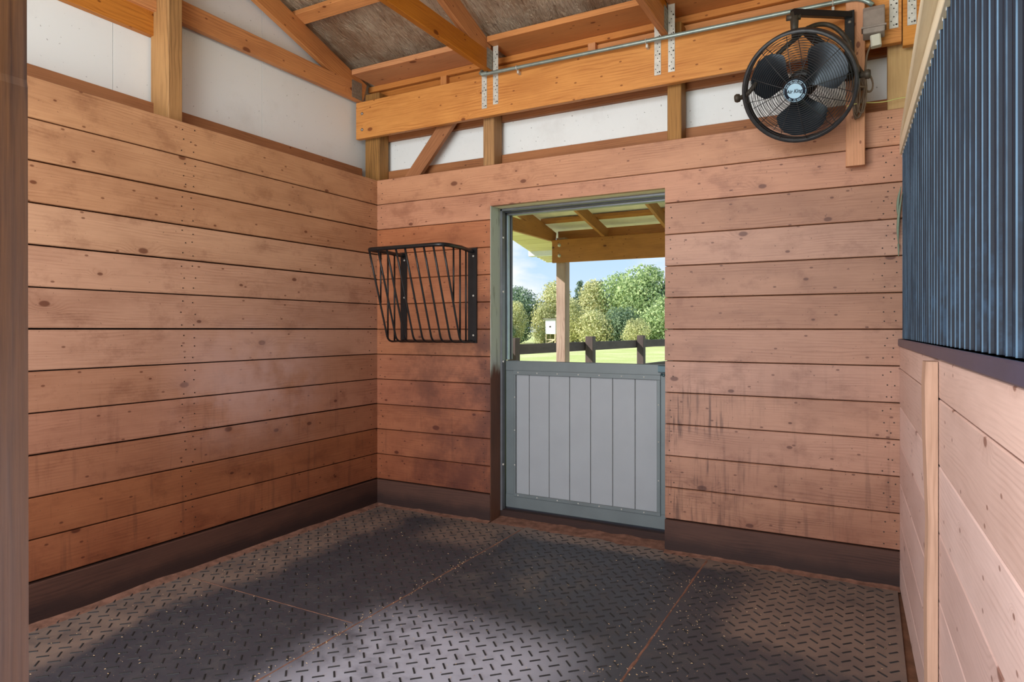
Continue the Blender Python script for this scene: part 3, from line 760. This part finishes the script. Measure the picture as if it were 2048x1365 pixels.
# ------------------------------------------------------------------ rubber mats
def mat_piece(x0, x1, y0, y1, label):
    m = MB(); m.box(x0+.0012, x1-.0012, y0+.0012, y1-.0012, -.012, 0, 1, .0015)
    o = tag(m.build('rubber_mat', M['mat']), label, 'mat', 'rubber stall mats on the floor')
    P = .056; t = MB(); s2 = math.sqrt(.5)
    I = int(8/P)
    for i in range(-I, I):
        for jj in range(-I, I):
            cx = (i-jj)*P*s2; cy = (i+jj)*P*s2
            if not (x0+.03 < cx < x1-.03 and y0+.03 < cy < y1-.03) or cy < .9: continue
            a = PI/4 if (i+jj) % 2 == 0 else -PI/4
            dx, dy = math.cos(a), math.sin(a); L, W = .0215, .0036
            b0 = len(t.v)
            for (l, w, z) in ((-L, -W, 0), (L, -W, 0), (L, W, 0), (-L, W, 0), (-L*.93, -W*.6, .0025), (L*.93, -W*.6, .0025), (L*.93, W*.6, .0025), (-L*.93, W*.6, .0025)):
                t.v.append((cx+dx*l-dy*w, cy+dy*l+dx*w, z))
            for q in ((4, 5, 6, 7), (0, 1, 5, 4), (1, 2, 6, 5), (2, 3, 7, 6), (3, 0, 4, 7)): t.quad(tuple(b0+k for k in q), ((0, 0),)*4)
    stuff(t.build('tread', M['tread'], o)); return o
mat_piece(-3.09, -1.910, 2.130, 3.665, 'rubber floor mat in the far left corner under the hay rack')
mat_piece(-3.09, -1.910, .30, 2.130, 'rubber floor mat along the left wall, near the camera')
mat_piece(-1.910, -.775, .30, 3.70, 'middle rubber floor mat with the pale patch of wear and painted light, before the door')
mat_piece(-.775, .118, .30, 3.665, 'rubber floor mat beside the right wall, brown and dusty at the back')

def dirt_strip(pts, w0, w1, h, seed, name='loose_dirt'):
    """low bank of dirt: pts along the wall foot, each with outward normal"""
    m = MB(); rr = random.Random(seed); n = 60; rows = 5
    (p0, p1, nrm) = pts; p0, p1, nrm = Vector(p0), Vector(p1), Vector(nrm)
    for i in range(n+1):
        t = i/n; q = p0.lerp(p1, t)
        wv = w0+(w1-w0)*(.5+.5*mnoise.noise(Vector((t*7, seed, 0))))
        hv = h*(.6+.5*mnoise.noise(Vector((t*11, seed+3, 0))))
        for k in range(rows+1):
            u = k/rows
            z = hv*(1-u)**1.8-.004*(u > .95)+.002*rr.random()
            m.v.append(tuple(q+nrm*wv*u+Vector((0, 0, z))))
    for i in range(n):
        for k in range(rows):
            a = i*(rows+1)+k; m.quad((a, a+1, a+rows+2, a+rows+1), ((0, 0),)*4, True)
    return m
dm = dirt_strip(((XL+.004, .3, 0), (XL+.004, YB, 0), (1, 0, 0)), .03, .09, .018, 1)
d2 = dirt_strip(((XL, YB-.004, 0), (OX0, YB-.004, 0), (0, -1, 0)), .02, .07, .014, 2)
d3 = dirt_strip(((OX1, YB-.004, 0), (XR, YB-.004, 0), (0, -1, 0)), .02, .07, .016, 3)
d4 = dirt_strip(((OX0+.001, 3.80, .0), (OX1-.001, 3.80, .0), (0, -1, 0)), .10, .20, .016, 4)
def seam(p0, p1, w, seed):
    m = MB(); p0, p1 = Vector(p0), Vector(p1); nrm = Vector((p1-p0).yx.to_3d()).normalized() if False else Vector((-(p1-p0).y, (p1-p0).x, 0)).normalized(); n = 90
    for i in range(n+1):
        q = p0.lerp(p1, i/n); a = w*(.35+1.1*abs(mnoise.noise(Vector((i*.23, seed, 0)))))
        b = w*(.35+1.1*abs(mnoise.noise(Vector((i*.29, seed+5, 0)))))
        m.v += [tuple(q-nrm*a+Vector((0, 0, .0003))), tuple(q+Vector((0, 0, .0022))), tuple(q+nrm*b+Vector((0, 0, .0003)))]
    for i in range(n):
        k = i*3; m.quad((k, k+1, k+4, k+3), ((0, 0),)*4, True); m.quad((k+1, k+2, k+5, k+4), ((0, 0),)*4, True)
    return m
for dd in (d2, d3, d4, seam((-1.91, .5, 0), (-1.91, 3.62, 0), .008, 1), seam((-.775, .5, 0), (-.775, 3.62, 0), .008, 2), seam((-3.0, 2.13, 0), (-1.93, 2.13, 0), .005, 3)):
    b0 = len(dm.v); dm.v += dd.v
    for f, u in zip(dd.f, dd.uv): dm.quad(tuple(b0+k for k in f), u, True)
do = dm.build('loose_dirt', M['dirt']); tag(do, 'reddish dirt banked along the foot of the walls and the door sill', 'dirt', kind='stuff')
sh = MB()
for i in range(900):
    if i < 350: x, yy = R.gauss(-.72, .14), R.uniform(1.3, 3.4)
    elif i < 600: x, yy = R.uniform(-3.0, .08), R.uniform(1.2, 3.6)
    elif i < 760: x, yy = -1.91+R.gauss(0, .025), R.uniform(1.4, 3.4)
    else: x, yy = R.uniform(-3., -1.2), R.uniform(1.3, 3.2)
    if x > .1 or x < -3.05: continue
    a = R.uniform(0, 2*PI); L = R.uniform(.0014, .0048); W = R.uniform(.0004, .0009); z = .0028
    dx, dy = math.cos(a)*L, math.sin(a)*L; ex, ey = -math.sin(a)*W, math.cos(a)*W
    i0 = sh.add([(x-dx-ex, yy-dy-ey, z), (x+dx-ex, yy+dy-ey, z+.001), (x+dx+ex, yy+dy+ey, z+.001), (x-dx+ex, yy-dy+ey, z), (x, yy, z+.0025)])
    for q in ((0, 1, 4), (1, 2, 4), (2, 3, 4), (3, 0, 4)): sh.quad(tuple(i0+k for k in q), ((0, 0),)*3)
tag(sh.build('wood_shavings', M['chip']), 'scattered wood shavings and hay bits on the mats', 'shavings', kind='stuff')

# ------------------------------------------------------------------ near door post
dp = MB()
segs = [(-.05, -.9045), (.585, -.9090), (.595, -.9165), (1.55, -.9195), (1.56, -.9215), (3.3, -.9225)]
for (za, xa), (zb, xb) in zip(segs[:-1], segs[1:]):
    rim = lambda z, x: [(x-.14, .290, z), (x-.004, .290, z), (x, .294, z), (x, .43, z), (x-.14, .43, z)]
    i = dp.add(rim(za, xa)+rim(zb, xb))
    for k in range(5):
        k2 = (k+1) % 5
        vv = [0, .136, .14, .28, .42, .56]
        dp.quad((i+k, i+k2, i+5+k2, i+5+k), ((za, vv[k]), (za, vv[k+1]), (zb, vv[k+1]), (zb, vv[k])))
tag(dp.build('door_post', M['doorpost']), 'weathered grey brown post close by at the left edge of the view', 'post')

# ------------------------------------------------------------------ hay rack
hr = empty('hay_rack', (-2.57, 3.66, 1.16), 'black steel corner hay rack with slanting bars on the back wall', 'hay rack')
hx0, hx1 = -2.822, -2.250
for a, b in ((-2.884, -2.831), (-2.327, -2.258)):
    w = MB(); w.box(a, b, 3.664, 3.674, 1.160, 1.785, 2, .002); o = w.build('wall_plate', M['black'], hr)
    for zz in (1.21, 1.47, 1.73):
        MB().lathe([(.007, 0), (.006, .003), (0, .005)], ((a+b)/2+.008, 3.664, zz), (0, -1, 0), 10).build('bolt', M['galv'], o)
yf_ = 3.268; zt = 1.762; yb_ = 3.455; zb_ = 1.172
hoop = [(-2.857, 3.664, zt), (-2.850, 3.60, zt), (hx0-.006, 3.46, zt), (hx0-.008, yf_+.05, zt)]
hoop += [tuple(v) for v in bez((hx0-.008, yf_+.03, zt), (hx0-.008, yf_-.004, zt), (hx0+.026, yf_-.004, zt), 4)]
hoop += [tuple(v) for v in bez((hx1-.06, yf_-.004, zt), (hx1+.004, yf_-.004, zt), (hx1+.006, yf_+.07, zt), 6)]
hoop += [(hx1+.004, 3.46, zt), (-2.285, 3.61, zt), (-2.292, 3.664, zt)]
MB().tube(hoop, .013, 10).build('top_hoop', M['black'], hr)
def side_x(x, y):                       # the basket sides close in a little towards the wall plates
    t = max(0, (y-3.46)/.20)
    return x+(-2.292+.012-x)*t if x > -2.5 else x+(-2.857-x)*t
for k in range(9):
    x = hx0+(hx1-hx0)*k/8; edge = k in (0, 8)
    y1, z1 = yf_+(yb_-yf_)*.94, zt-.008+(zb_-zt+.008)*.94
    pts = [(x, yf_+(y1-yf_)*t, zt-.008+(z1-zt+.008)*t) for t in (0, .3, .6, .9)]
    pts += [tuple(v) for v in bez((x, y1, z1), (x, yb_+.004, zb_-.004), (x, yb_+.05, zb_-.004), 5)]
    pts += [(side_x(x, 3.58) if edge else x, 3.58, zb_-.004), (side_x(x, 3.66) if edge else x, 3.66, zb_-.004)]
    MB().tube(pts, .0065, 8).build('bar', M['black'], hr)
for sx in (hx0, hx1):
    for yy, zend in ((3.380, zt+(zb_-zt)*.58), (3.453, zb_+.012), (3.540, zb_-.002)):
        xx = side_x(sx, yy)
        MB().tube([(xx, yy, zt-.004), (xx, yy, (zt+zend)/2), (xx, yy, zend)], .0058, 8).build('bar', M['black'], hr)
MB().tube([(-2.86, 3.655, zb_-.002), (-2.29, 3.655, zb_-.002)], .008, 8).build('bottom_bar', M['black'], hr)

# ------------------------------------------------------------------ fan, mounting board, outlet, cord, string
mb = tag(MB().box(-.104, -.021, 3.5965, 3.6345, 2.045, 2.98, 2, .003).build('mounting_board', M['fanboard']), 'upright wooden board behind the fan, hanging over the top planks', 'board')
FSC = 1.0435
def far(v): return Vector((0, 0, 1.25))+(Vector(v)-Vector((0, 0, 1.25)))*FSC
FC = far((-.281, 3.22, 2.343)); FN = Vector((-.117, -.873, -.474)).normalized()
FR = Vector((.878, .478, 0)); FR = (FR-FN*FR.dot(FN)).normalized()
roll = math.radians(18.0)
FU = FN.cross(FR).normalized()
if FU.z < 0: FU = -FU
fr_, fu_ = FR, FU
FR = fr_*math.cos(roll)+fu_*math.sin(roll); FU = fu_*math.cos(roll)-fr_*math.sin(roll)
fan = empty('wall_fan', FC, 'round black caged fan on a swing bracket high on the back wall', 'fan')
def fp(r, a, h): return FC+FR*(r*math.cos(a))+FU*(r*math.sin(a))+FN*h
RAD = .2555
rim = MB()
rim.lathe([(RAD-.016, .030), (RAD-.004, .034), (RAD, .026), (RAD, -.020), (RAD-.006, -.028), (RAD-.018, -.024), (RAD-.012, .0), (RAD-.016, .030)], FC, FN, 72)
rim.build('rim', M['fanblack'], fan)
def dome(r): return .030+.062*(1-(r/RAD)**2.6)
def back(r): return -.024-.085*(1-(r/RAD)**2.2)
for nm, fn, r0, n_r, ribs, rot in (('front_grille', dome, .047, 21, 12, .1), ('rear_grille', back, .05, 17, 10, .3)):
    gmesh = MB()
    for k in range(n_r):
        r = r0+(RAD-.014-r0)*k/(n_r-1)
        gmesh.tube([fp(r, 2*PI*i/56, fn(r)) for i in range(56)], .00125, 4, True)
    for k in range(ribs):
        a = 2*PI*k/ribs+rot
        gmesh.tube([fp(r0-.01+(RAD-.008-r0)*i/8, a, fn(r0-.01+(RAD-.008-r0)*i/8)+(.002 if fn is dome else -.002)) for i in range(9)], .0017, 5)
    gmesh.build(nm, M['fanblack'], fan)
for k, a0 in enumerate((math.radians(150), math.radians(30), math.radians(-90))):
    bl = MB(); nr, na = 9, 9
    for side in (0, 1):
        base = len(bl.v)
        for i in range(nr+1):
            r = .045+(.224-.045)*i/nr
            half = .40+.34*math.sin(min(1, i/nr*1.05)*PI*.62)*(1 if i < nr else .86)
            for jx in range(na+1):
                s = jx/na*2-1; e = 1-.22*abs(s)**3*(i/nr)
                h = .006-.030*s*(1-.35*i/nr)+.008*(1-s*s)+side*.0018
                bl.v.append(tuple(fp(r*e, a0+s*half, h-.01)))
        for i in range(nr):
            for jx in range(na):
                q = base+i*(na+1)+jx; bl.quad((q, q+1, q+na+2, q+na+1), ((0, 0),)*4, True)
    bl.build('blade', M['blade'], fan)
MB().lathe([(0, .03), (.036, .03), (.048, .018), (.05, -.04), (0, -.04)], FC, FN, 28).build('hub', M['fanblack'], fan)
MB().lathe([(0, -.035), (.055, -.035), (.066, -.05), (.066, -.14), (.055, -.155), (0, -.155)], FC, FN, 28).build('motor', M['fanblack'], fan)
# badge
bd = MB(); h0 = dome(.0)-.004
bd.lathe([(0, h0-.004), (.0515, h0-.004), (.053, h0), (.050, h0+.004), (0, h0+.004)], FC, FN, 40); badge = bd.build('badge', M['logo_dark'], fan)
MB().lathe([(.0470, h0+.0042), (.0470, h0+.0050), (.0490, h0+.0050), (.0490, h0+.0042)], FC, FN, 40).build('badge_ring', M['logo_light'], badge)
MB().lathe([(0, h0+.0048), (.0335, h0+.0048), (.0335, h0+.0040)], FC, FN, 36, False).build('badge_disc', M['logo_light'], badge)
def text_mesh(body, size, shear=0., bold=0.):
    cu = bpy.data.curves.new('t', 'FONT'); cu.body = body; cu.size = size; cu.shear = shear; cu.offset = bold
    cu.align_x = 'CENTER'; cu.align_y = 'BOTTOM_BASELINE'; cu.extrude = .0003; cu.resolution_u = 3
    o = bpy.data.objects.new('t', cu); COL.objects.link(o)
    dg = bpy.context.evaluated_depsgraph_get(); dg.update()
    me = bpy.data.meshes.new_from_object(o.evaluated_get(dg))
    vs = [v.co.copy() for v in me.vertices]; fs = [tuple(p.vertices) for p in me.polygons]
    bpy.data.objects.remove(o); bpy.data.curves.remove(cu); bpy.data.meshes.remove(me)
    return vs, fs
TU = fu_; TR = fr_
def put_text(mbuf, vs, fs, cx, cy, ang, h):
    ca, sa = math.cos(ang), math.sin(ang); b0 = len(mbuf.v)
    for v in vs:
        x = cx+v.x*ca-v.y*sa; yv = cy+v.x*sa+v.y*ca
        mbuf.v.append(tuple(FC+TR*x+TU*yv+FN*(h+v.z)))
    for f in fs: mbuf.quad(tuple(b0+k for k in f), ((0, 0),)*len(f))
tx = MB(); vs, fs = text_mesh('Air King', .0225, .35, .0006)
xs_ = [v.x for v in vs]; kx = .072/(max(xs_)-min(xs_))
for v in vs: v.x *= kx
put_text(tx, vs, fs, -.001, -.0085, math.radians(16), h0+.0054)
stuff(tx.build('badge_lettering', M['logo_dark'], badge))
tx = MB()
def arc(word, size, a0, a1, r, outward):
    for i, ch in enumerate(word):
        if ch == ' ': continue
        t = i/(len(word)-1); a = math.radians(a0+(a1-a0)*t)
        vs, fs = text_mesh(ch, size if (i == 0 or word[i-1] == ' ') else size*.82, 0, .0002)
        ang = a-PI/2 if outward else a+PI/2
        put_text(tx, vs, fs, r*math.cos(a), r*math.sin(a), ang, h0+.0046)
arc('HIGH VELOCITY', .0112, 172, 62, .0362, True)
arc('AIR CIRCULATOR', .0112, -112, -8, .0442, False)
stuff(tx.build('badge_lettering', M['logo_light'], badge))
# yoke, pivots, swing bracket
def plane_hit(d0):
    o = Vector((0, 0, 1.25)); d0 = Vector(d0); t = (FC-o).dot(FN)/d0.dot(FN); return o+d0*t
PR = FC+FR*(RAD+.012)+FN*.0; PL = FC-FR*(RAD+.012)
E = far((-.292, 3.20, 2.660))
yk = [PR, Vector((-.062, 3.30, 2.445)), Vector((-.083, 3.31, 2.53)), Vector((-.115, 3.315, 2.59)), Vector((-.157, 3.315, 2.63)), Vector((-.205, 3.30, 2.640)),
      Vector((-.25, 3.25, 2.610)), Vector((-.297, 3.205, 2.555)), Vector((-.352, 3.215, 2.52)), Vector((-.43, 3.235, 2.45)), Vector((-.49, 3.22, 2.36)), PL]
yk = [yk[0]]+[far(v) for v in yk[1:-1]]+[yk[-1]]
MB().tube(smooth_path(yk, 5), .0108, 10).build('yoke', M['dustmetal'], fan)
for pt, sgn in ((PR, 1), (PL, -1)):
    pv = MB(); pv.lathe([(0, -.018), (.011, -.018), (.011, .006), (.019, .008), (.021, .022), (.017, .030), (0, .031)], pt-FR*sgn*.0, FR*sgn, 16)
    pv.build('pivot_knob', M['dustmetal'], fan)
br = MB(); W0 = Vector((-.085, 3.576, 2.770))
br.timber(W0, E+Vector((-.012, -.02, .006)), .028, .030, (0, 0, 1), .002)
br.build('bracket_arm', M['black'], fan)
br = MB(); br.timber(E+Vector((.030, .055, -.05)), Vector((-.088, 3.576, 2.50)), .034, .028, (0, 0, 1), .002)
br.build('bracket_brace', M['black'], fan)
br = MB(); br.box(-.108, -.066, 3.568, 3.596, 2.46, 2.790, 2, .002); br = br.build('wall_bracket', M['black'], fan)
for zz in (2.735, 2.64, 2.50): MB().lathe([(.008, 0), (.007, .004), (0, .006)], (-.087, 3.568, zz), (0, -1, 0), 10).build('bolt', M['bolt'], br)
cl = MB(); cl.tube([E+Vector((-.006, -.005, .012)), E+Vector((-.006, -.005, -.055)), E+Vector((-.005, .0, -.105))], [.020, .017, .013], 12)
cl.tube([E+Vector((-.04, -.012, -.01)), E+Vector((.02, .004, -.01))], .013, 10)
cl.build('swivel_clamp', M['dustmetal'], fan)

ob = empty('outlet_box', (.015, 3.60, 2.66), 'grey weatherproof outlet box on the beam, right of the fan', 'outlet box')
b = MB(); b.box(-.022, .058, 3.598, 3.634, 2.665, 2.790, 2, .006); b.build('back_box', M['grey_box'], ob)
b = MB()
pr2 = [(3.598, 2.792), (3.575, 2.792), (3.560, 2.768), (3.548, 2.718), (3.538, 2.680), (3.538, 2.652), (3.598, 2.640)]
i = b.add([(-.030, q[0], q[1]) for q in pr2]+[(.062, q[0], q[1]) for q in pr2]); k = len(pr2)
for q in range(k):
    q2 = (q+1) % k; b.quad((i+q, i+q2, i+k+q2, i+k+q), ((0, 0),)*4)
b.quad(tuple(i+q for q in range(k))[::-1], ((0, 0),)*k); b.quad(tuple(i+k+q for q in range(k)), ((0, 0),)*k)
cv = b.build('cover', M['grey_box'], ob)
md = cv.modifiers.new('bevel', 'BEVEL'); md.width = .006; md.segments = 2; md.limit_method = 'ANGLE'
b = MB(); b.box(-.036, .068, 3.533, 3.602, 2.676, 2.684, 0, .001); b.build('cover_rim', M['grey_box'], ob)
pc = empty('power_cord', (-.01, 3.57, 2.25), 'brown fan cord bundled in loops beside the fan, white plug in the outlet', 'cord')
MB().timber((.022, 3.566, 2.645), (.026, 3.562, 2.590), .044, .030, (0, -1, 0), .006).build('plug', M['white_plug'], pc)
cd_ = [(.012, 3.560, 2.635), (.002, 3.560, 2.60), (-.012, 3.562, 2.56), (-.019, 3.568, 2.50), (-.022, 3.568, 2.44), (-.027, 3.562, 2.38), (-.04, 3.555, 2.33)]
MB().tube(smooth_path(cd_, 5), .0045, 8).build('cord_drop', M['cord'], pc)
cb = MB()
for k in range(7):
    ph = k*.9; w = .019+.007*math.sin(k*2.3); hgt = .098+.018*math.sin(k*1.7); x0 = -.046+.010*math.cos(k*1.9)
    cb.tube([(x0+w*math.sin(2*PI*i/28+.1*ph), 3.545+.005*k-.010*math.cos(4*PI*i/28+ph), 2.375+hgt*math.cos(2*PI*i/28)) for i in range(28)], .0042, 6, True)
for k in range(2):
    cb.tube([(-.012+.022*math.cos(2*PI*i/24)-.01*math.sin(2*PI*i/24), 3.560+.006*k, 2.43+.048*math.sin(2*PI*i/24)) for i in range(24)], .0042, 6, True)
cb.tube([(-.046+.028*math.cos(2*PI*i/20), 3.560+.026*math.sin(2*PI*i/20), 2.405+.003*math.sin(i)) for i in range(20)], .0045, 6, True)
cb.build('cord_bundle', M['cord'], pc)
st = [(-.10, 3.53, 2.318), (-.06, 3.545, 2.328), (-.02, 3.588, 2.340), (.02, 3.625, 2.345), (.07, 3.655, 2.352), (.122, 3.669, 2.362), (.20, 3.70, 2.37)]
tag(MB().tube(smooth_path(st, 5), .0022, 6).build('string', M['string']), 'yellow baling string stretched between the fan and the right corner', 'string')

hw = MB()
for (a, b, c_) in (((.118, 3.655, 1.79), (.112, 3.64, 1.86), (.130, 3.63, 1.93)), ((.120, 3.655, 1.66), (.110, 3.635, 1.76), (.136, 3.62, 1.90))):
    hw.tube(bez(a, b, c_, 8), [.002, .004, .006, .007, .007, .006, .005, .003, .001], 5)
    hw.tube([a, Vector(a)+Vector((0, -.004, -.06))], [.005, .002], 5)
tag(hw.build('hay_wisp', M['hay']), 'wisp of grey green hay caught at the corner edge of the black panel', 'hay', kind='stuff')

# ------------------------------------------------------------------ porch
PX0 = -3.474
def ppost(x, label):
    o = MB(); o.box(x, x+.124, 7.545, 7.685, -.1, 2.40, 2, .005)
    return tag(o.build('porch_post', M['porchpost']), label, 'post', 'porch posts')
ppost(PX0, 'square brown porch post seen through the open door')
ppost(.2, 'square brown porch post farther right under the porch beam')
pb = tag(MB().box(-3.51, 4.0, 7.50, 7.542, 2.085, 2.372, 0, .004).build('porch_beam', M['porch']), 'long brown porch beam on the porch post outside the door', 'beam')
for zz in (2.30, 2.17): MB().lathe([(.022, 0), (.022, .004), (.012, .006), (.012, .014), (0, .016)], (-3.41, 7.50, zz), (0, -1, 0), 14).build('bolt', M['galv'], pb)
ps = .20
def pz(y): return 2.395+ps*(7.54-y)
pr_ = MB(); i = pr_.add([(-4.05, 8.05, pz(8.05)+.17), (4.2, 8.05, pz(8.05)+.17), (4.2, 3.95, pz(3.95)+.17), (-4.05, 3.95, pz(3.95)+.17)])
i2 = pr_.add([(-4.05, 8.05, pz(8.05)+.19), (4.2, 8.05, pz(8.05)+.19), (4.2, 3.95, pz(3.95)+.19), (-4.05, 3.95, pz(3.95)+.19)])
for q in ((0, 1, 2, 3), (4, 5, 6, 7), (0, 1, 5, 4), (1, 2, 6, 5), (2, 3, 7, 6), (3, 0, 4, 7)): pr_.quad(q, ((0, 0),)*4)
proof = tag(pr_.build('porch_roof', M['white_roof']), 'porch roof of white metal sheet on brown rafters outside the door', 'roof')
for x in (-3.53, -2.83, -2.03, -1.23, -.43, .37, 1.17):
    MB().timber((x, 7.62, pz(7.62)+.035), (x, 3.96, pz(3.96)+.035), .04, .13, (0, 0, 1)).build('rafter', M['porch'], proof)
MB().timber((-3.53, 7.50, 2.435), (-3.53, 3.98, 2.435), .042, .15, (0, 0, 1)).build('tie_beam', M['porch'], proof)
for yy in (7.30, 6.5, 5.7, 4.9):
    MB().timber((-3.55, yy, pz(yy)+.135), (4.0, yy, pz(yy)+.135), .09, .04, (0, ps, 1)).build('purlin', M['porch'], proof)
MB().box(-3.5, 4.0, 7.66, 7.70, 2.30, 2.50, 0, .003).build('fascia_board', M['porch'], proof)
for k in range(24):
    ya = 4.0+k*.165; 
    MB().timber((-3.56, ya+.08, pz(ya+.08)-.01), (-4.04, ya+.08, pz(ya+.08)-.01), .161, .014, (0, ps, 1), .002).build('soffit_board', M['soffit'], proof)
MB().box(-4.06, -3.45, 7.92, 8.02, 2.235, 2.315, 0, .004).build('gutter', M['gutter'], proof)
g2 = MB()
for k in range(4): g2.box(-3.98+k*.0, -3.3, 8.02+.09*k, 8.105+.09*k, 2.225-.012*k, 2.238-.012*k, 0, .002)
g2.build('eave_soffit', M['soffit'], proof)

# ------------------------------------------------------------------ fence, blind, trees
def fx(y): return -4.16+.0885*(y-7.66)
fence = empty('paddock_fence', (-4.16, 7.66, -.1), 'dark brown paddock fence of flat rails and square posts', 'fence')
fy = (3.2, 5.4, 7.68, 9.92, 12.01, 14.3, 16.6)
for y in fy:
    MB().box(fx(y)-.065, fx(y)+.065, y-.065, y+.065, -.1, 1.135, 2, .006).build('fence_post', M['fence'], fence)
for a, b in zip(fy[:-1], fy[1:]):
    for zc in (.975, .52, .12):
        MB().timber((fx(a)-.085, a-.04, zc), (fx(b)-.085, b+.04, zc), .036, .140, (0, 0, 1)).build('rail', M['fence'], fence)
        
bs = empty('hunting_blind', (-25.2, 54, -.1), 'white box blind on wooden stilts before the trees', 'hunting blind')
b = MB(); b.box(-25.75, -24.75, 53.6, 54.6, .82, 2.15, 2, .01); b.build('cabin', M['blind_white'], bs)
b = MB(); b.box(-25.9, -24.6, 53.45, 54.75, 2.15, 2.22, 0, .01); b.build('roof', M['plate'], bs)
b = MB(); b.box(-25.36, -25.2, 53.585, 53.6, 1.42, 1.55, 0, .002); b.build('window', M['nail'], bs)
for x, y in ((-25.7, 53.65), (-24.8, 53.65), (-25.7, 54.55), (-24.8, 54.55)):
    MB().box(x-.05, x+.05, y-.05, y+.05, -.1, .82, 2, .005).build('leg', M['blind_leg'], bs)
MB().timber((-25.7, 53.6, .32), (-24.8, 53.6, .32), .04, .09).build('cross_bar', M['blind_leg'], bs)
MB().timber((-25.7, 53.58, -.05), (-24.8, 53.58, .30), .04, .08).build('cross_brace', M['blind_leg'], bs)

def foliage(seed, h, w, n, lobes, leaf, cone=False):
    rs = np.random.RandomState(seed)
    cs = []
    for k in range(lobes):
        t = (k+.5)/lobes
        zz = h*(.10+.84*t)
        prof = (math.sin(min(1., t*.9+.12)*PI*.93)**.6) if not cone else (1-t*.93)
        r = w/2*prof
        a = rs.uniform(0, 2*PI); rad = rs.uniform(.15, .72)*r
        cs.append((rad*math.cos(a), rad*math.sin(a), zz, max(.28*r, rs.uniform(.34, .62)*r*1.05)+.18))
    P = []; Nn = []
    cs = np.array(cs)
    wgt = cs[:, 3]**2; wgt /= wgt.sum()
    ids = rs.choice(lobes, n, p=wgt)
    d = rs.normal(size=(n, 3)); d /= np.linalg.norm(d, axis=1)[:, None]
    rr = cs[ids, 3]*(rs.uniform(.72, 1.1, n))
    pos = cs[ids, :3]+d*rr[:, None]*np.array([1, 1, .82])
    pos[:, 2] = np.clip(pos[:, 2], .05, None)
    nn = d+rs.normal(size=(n, 3))*.55; nn /= np.linalg.norm(nn, axis=1)[:, None]
    t1 = np.cross(nn, rs.normal(size=(n, 3))); t1 /= np.linalg.norm(t1, axis=1)[:, None]
    t2 = np.cross(nn, t1); s = leaf*rs.uniform(.6, 1.3, n)[:, None]
    c0 = pos-t1*s; c1 = pos-t2*s*.62+nn*s*.15; c2 = pos+t1*s; c3 = pos+t2*s*.62+nn*s*.15
    v = np.stack([c0, c1, c2, c3], 1).reshape(-1, 3)
    me = bpy.data.meshes.new('foliage'); me.vertices.add(4*n); me.vertices.foreach_set('co', v.ravel())
    me.loops.add(4*n); me.loops.foreach_set('vertex_index', np.arange(4*n, dtype=np.int32))
    me.polygons.add(n); me.polygons.foreach_set('loop_start', np.arange(0, 4*n, 4, dtype=np.int32))
    me.update(calc_edges=True); me.validate(); return me
protos = [foliage(3, 6, 4.4, 9000, 34, .115), foliage(8, 6, 5.0, 9500, 38, .115), foliage(14, 6, 2.8, 5000, 24, .11, True), foliage(21, 2.6, 3.6, 5200, 18, .09)]
hs = [6, 6, 6, 2.6]
mats = {}
def tree(x, y, h, wide, kind, mat, label, name='tree', cat='tree', group='trees of the wood edge'):
    t = empty(name, (x, y, -.1), label, cat, group)
    key = (kind, mat)
    if key not in mats:
        me = protos[kind].copy(); me.materials.append(M[mat]); mats[key] = me
    f = bpy.data.objects.new('foliage', mats[key]); COL.objects.link(f); f.parent = t
    k = h/hs[kind]; f.scale = (k*wide, k*wide, k); f.rotation_euler = (0, 0, R.uniform(0, 6.28))
    MB().tube([(x, y, -.1), (x+.05, y, h*.35), (x, y, h*.7)], [.16*k+.03, .12*k, .05*k], 8).build('trunk', M['bark'], t)
L = [(-29.9, 56, 5.5, .9, 1, 'leaf_dark', 'dark rounded tree at the far left of the door view'),
     (-26.4, 57, 5.9, 1.0, 0, 'leaf_olive', 'olive tree rising behind the white blind'),
     (-24.2, 58, 6.3, 1.0, 2, 'leaf_dark', 'slim dark pointed tree just right of the porch post'),
     (-22.3, 57, 5.9, .95, 0, 'leaf_olive', 'olive tree right of the porch post, behind the pale shrub'),
     (-22.9, 60, 6.4, .8, 2, 'leaf_dark', 'small dark tip showing behind the olive tree'),
     (-20.0, 57, 6.5, .85, 1, 'leaf_green', 'tall green tree left of the tallest tree'),
     (-17.3, 56, 6.95, .95, 0, 'leaf_green', 'tallest bright green tree near the right side of the door view'),
     (-15.0, 57, 5.6, .9, 1, 'leaf_dark', 'dark green tree at the right edge of the door view')]
for a in L: tree(*a)
S = [(-28.3, 52.5, 3.9, .8, 0, 'leaf_olive', 'olive bush in front of the far left dark tree'),
     (-29.0, 51, 2.2, .8, 3, 'leaf_dark', 'low dark bush at the left behind the fence'),
     (-26.9, 55.6, 3.4, .6, 3, 'leaf_olive', 'pale bush just left of the white blind'),
     (-22.6, 52.5, 4.0, .8, 0, 'leaf_olive', 'tall tan bush right of the porch post'),
     (-20.6, 52.5, 2.7, 1.0, 3, 'leaf_olive', 'tan bush behind the second fence post'),
     (-18.3, 53, 2.9, .9, 3, 'leaf_dark', 'dark bush in the shaded gap between trees'),
     (-16.2, 50.5, 2.0, .75, 3, 'leaf_olive', 'small pale bush behind the right fence post'),
     (-15.0, 53.5, 3.6, .9, 3, 'leaf_green', 'green bush at the right edge below the dark tree')]
for a in S: tree(*a, name='bush', cat='bush', group='bushes before the trees')
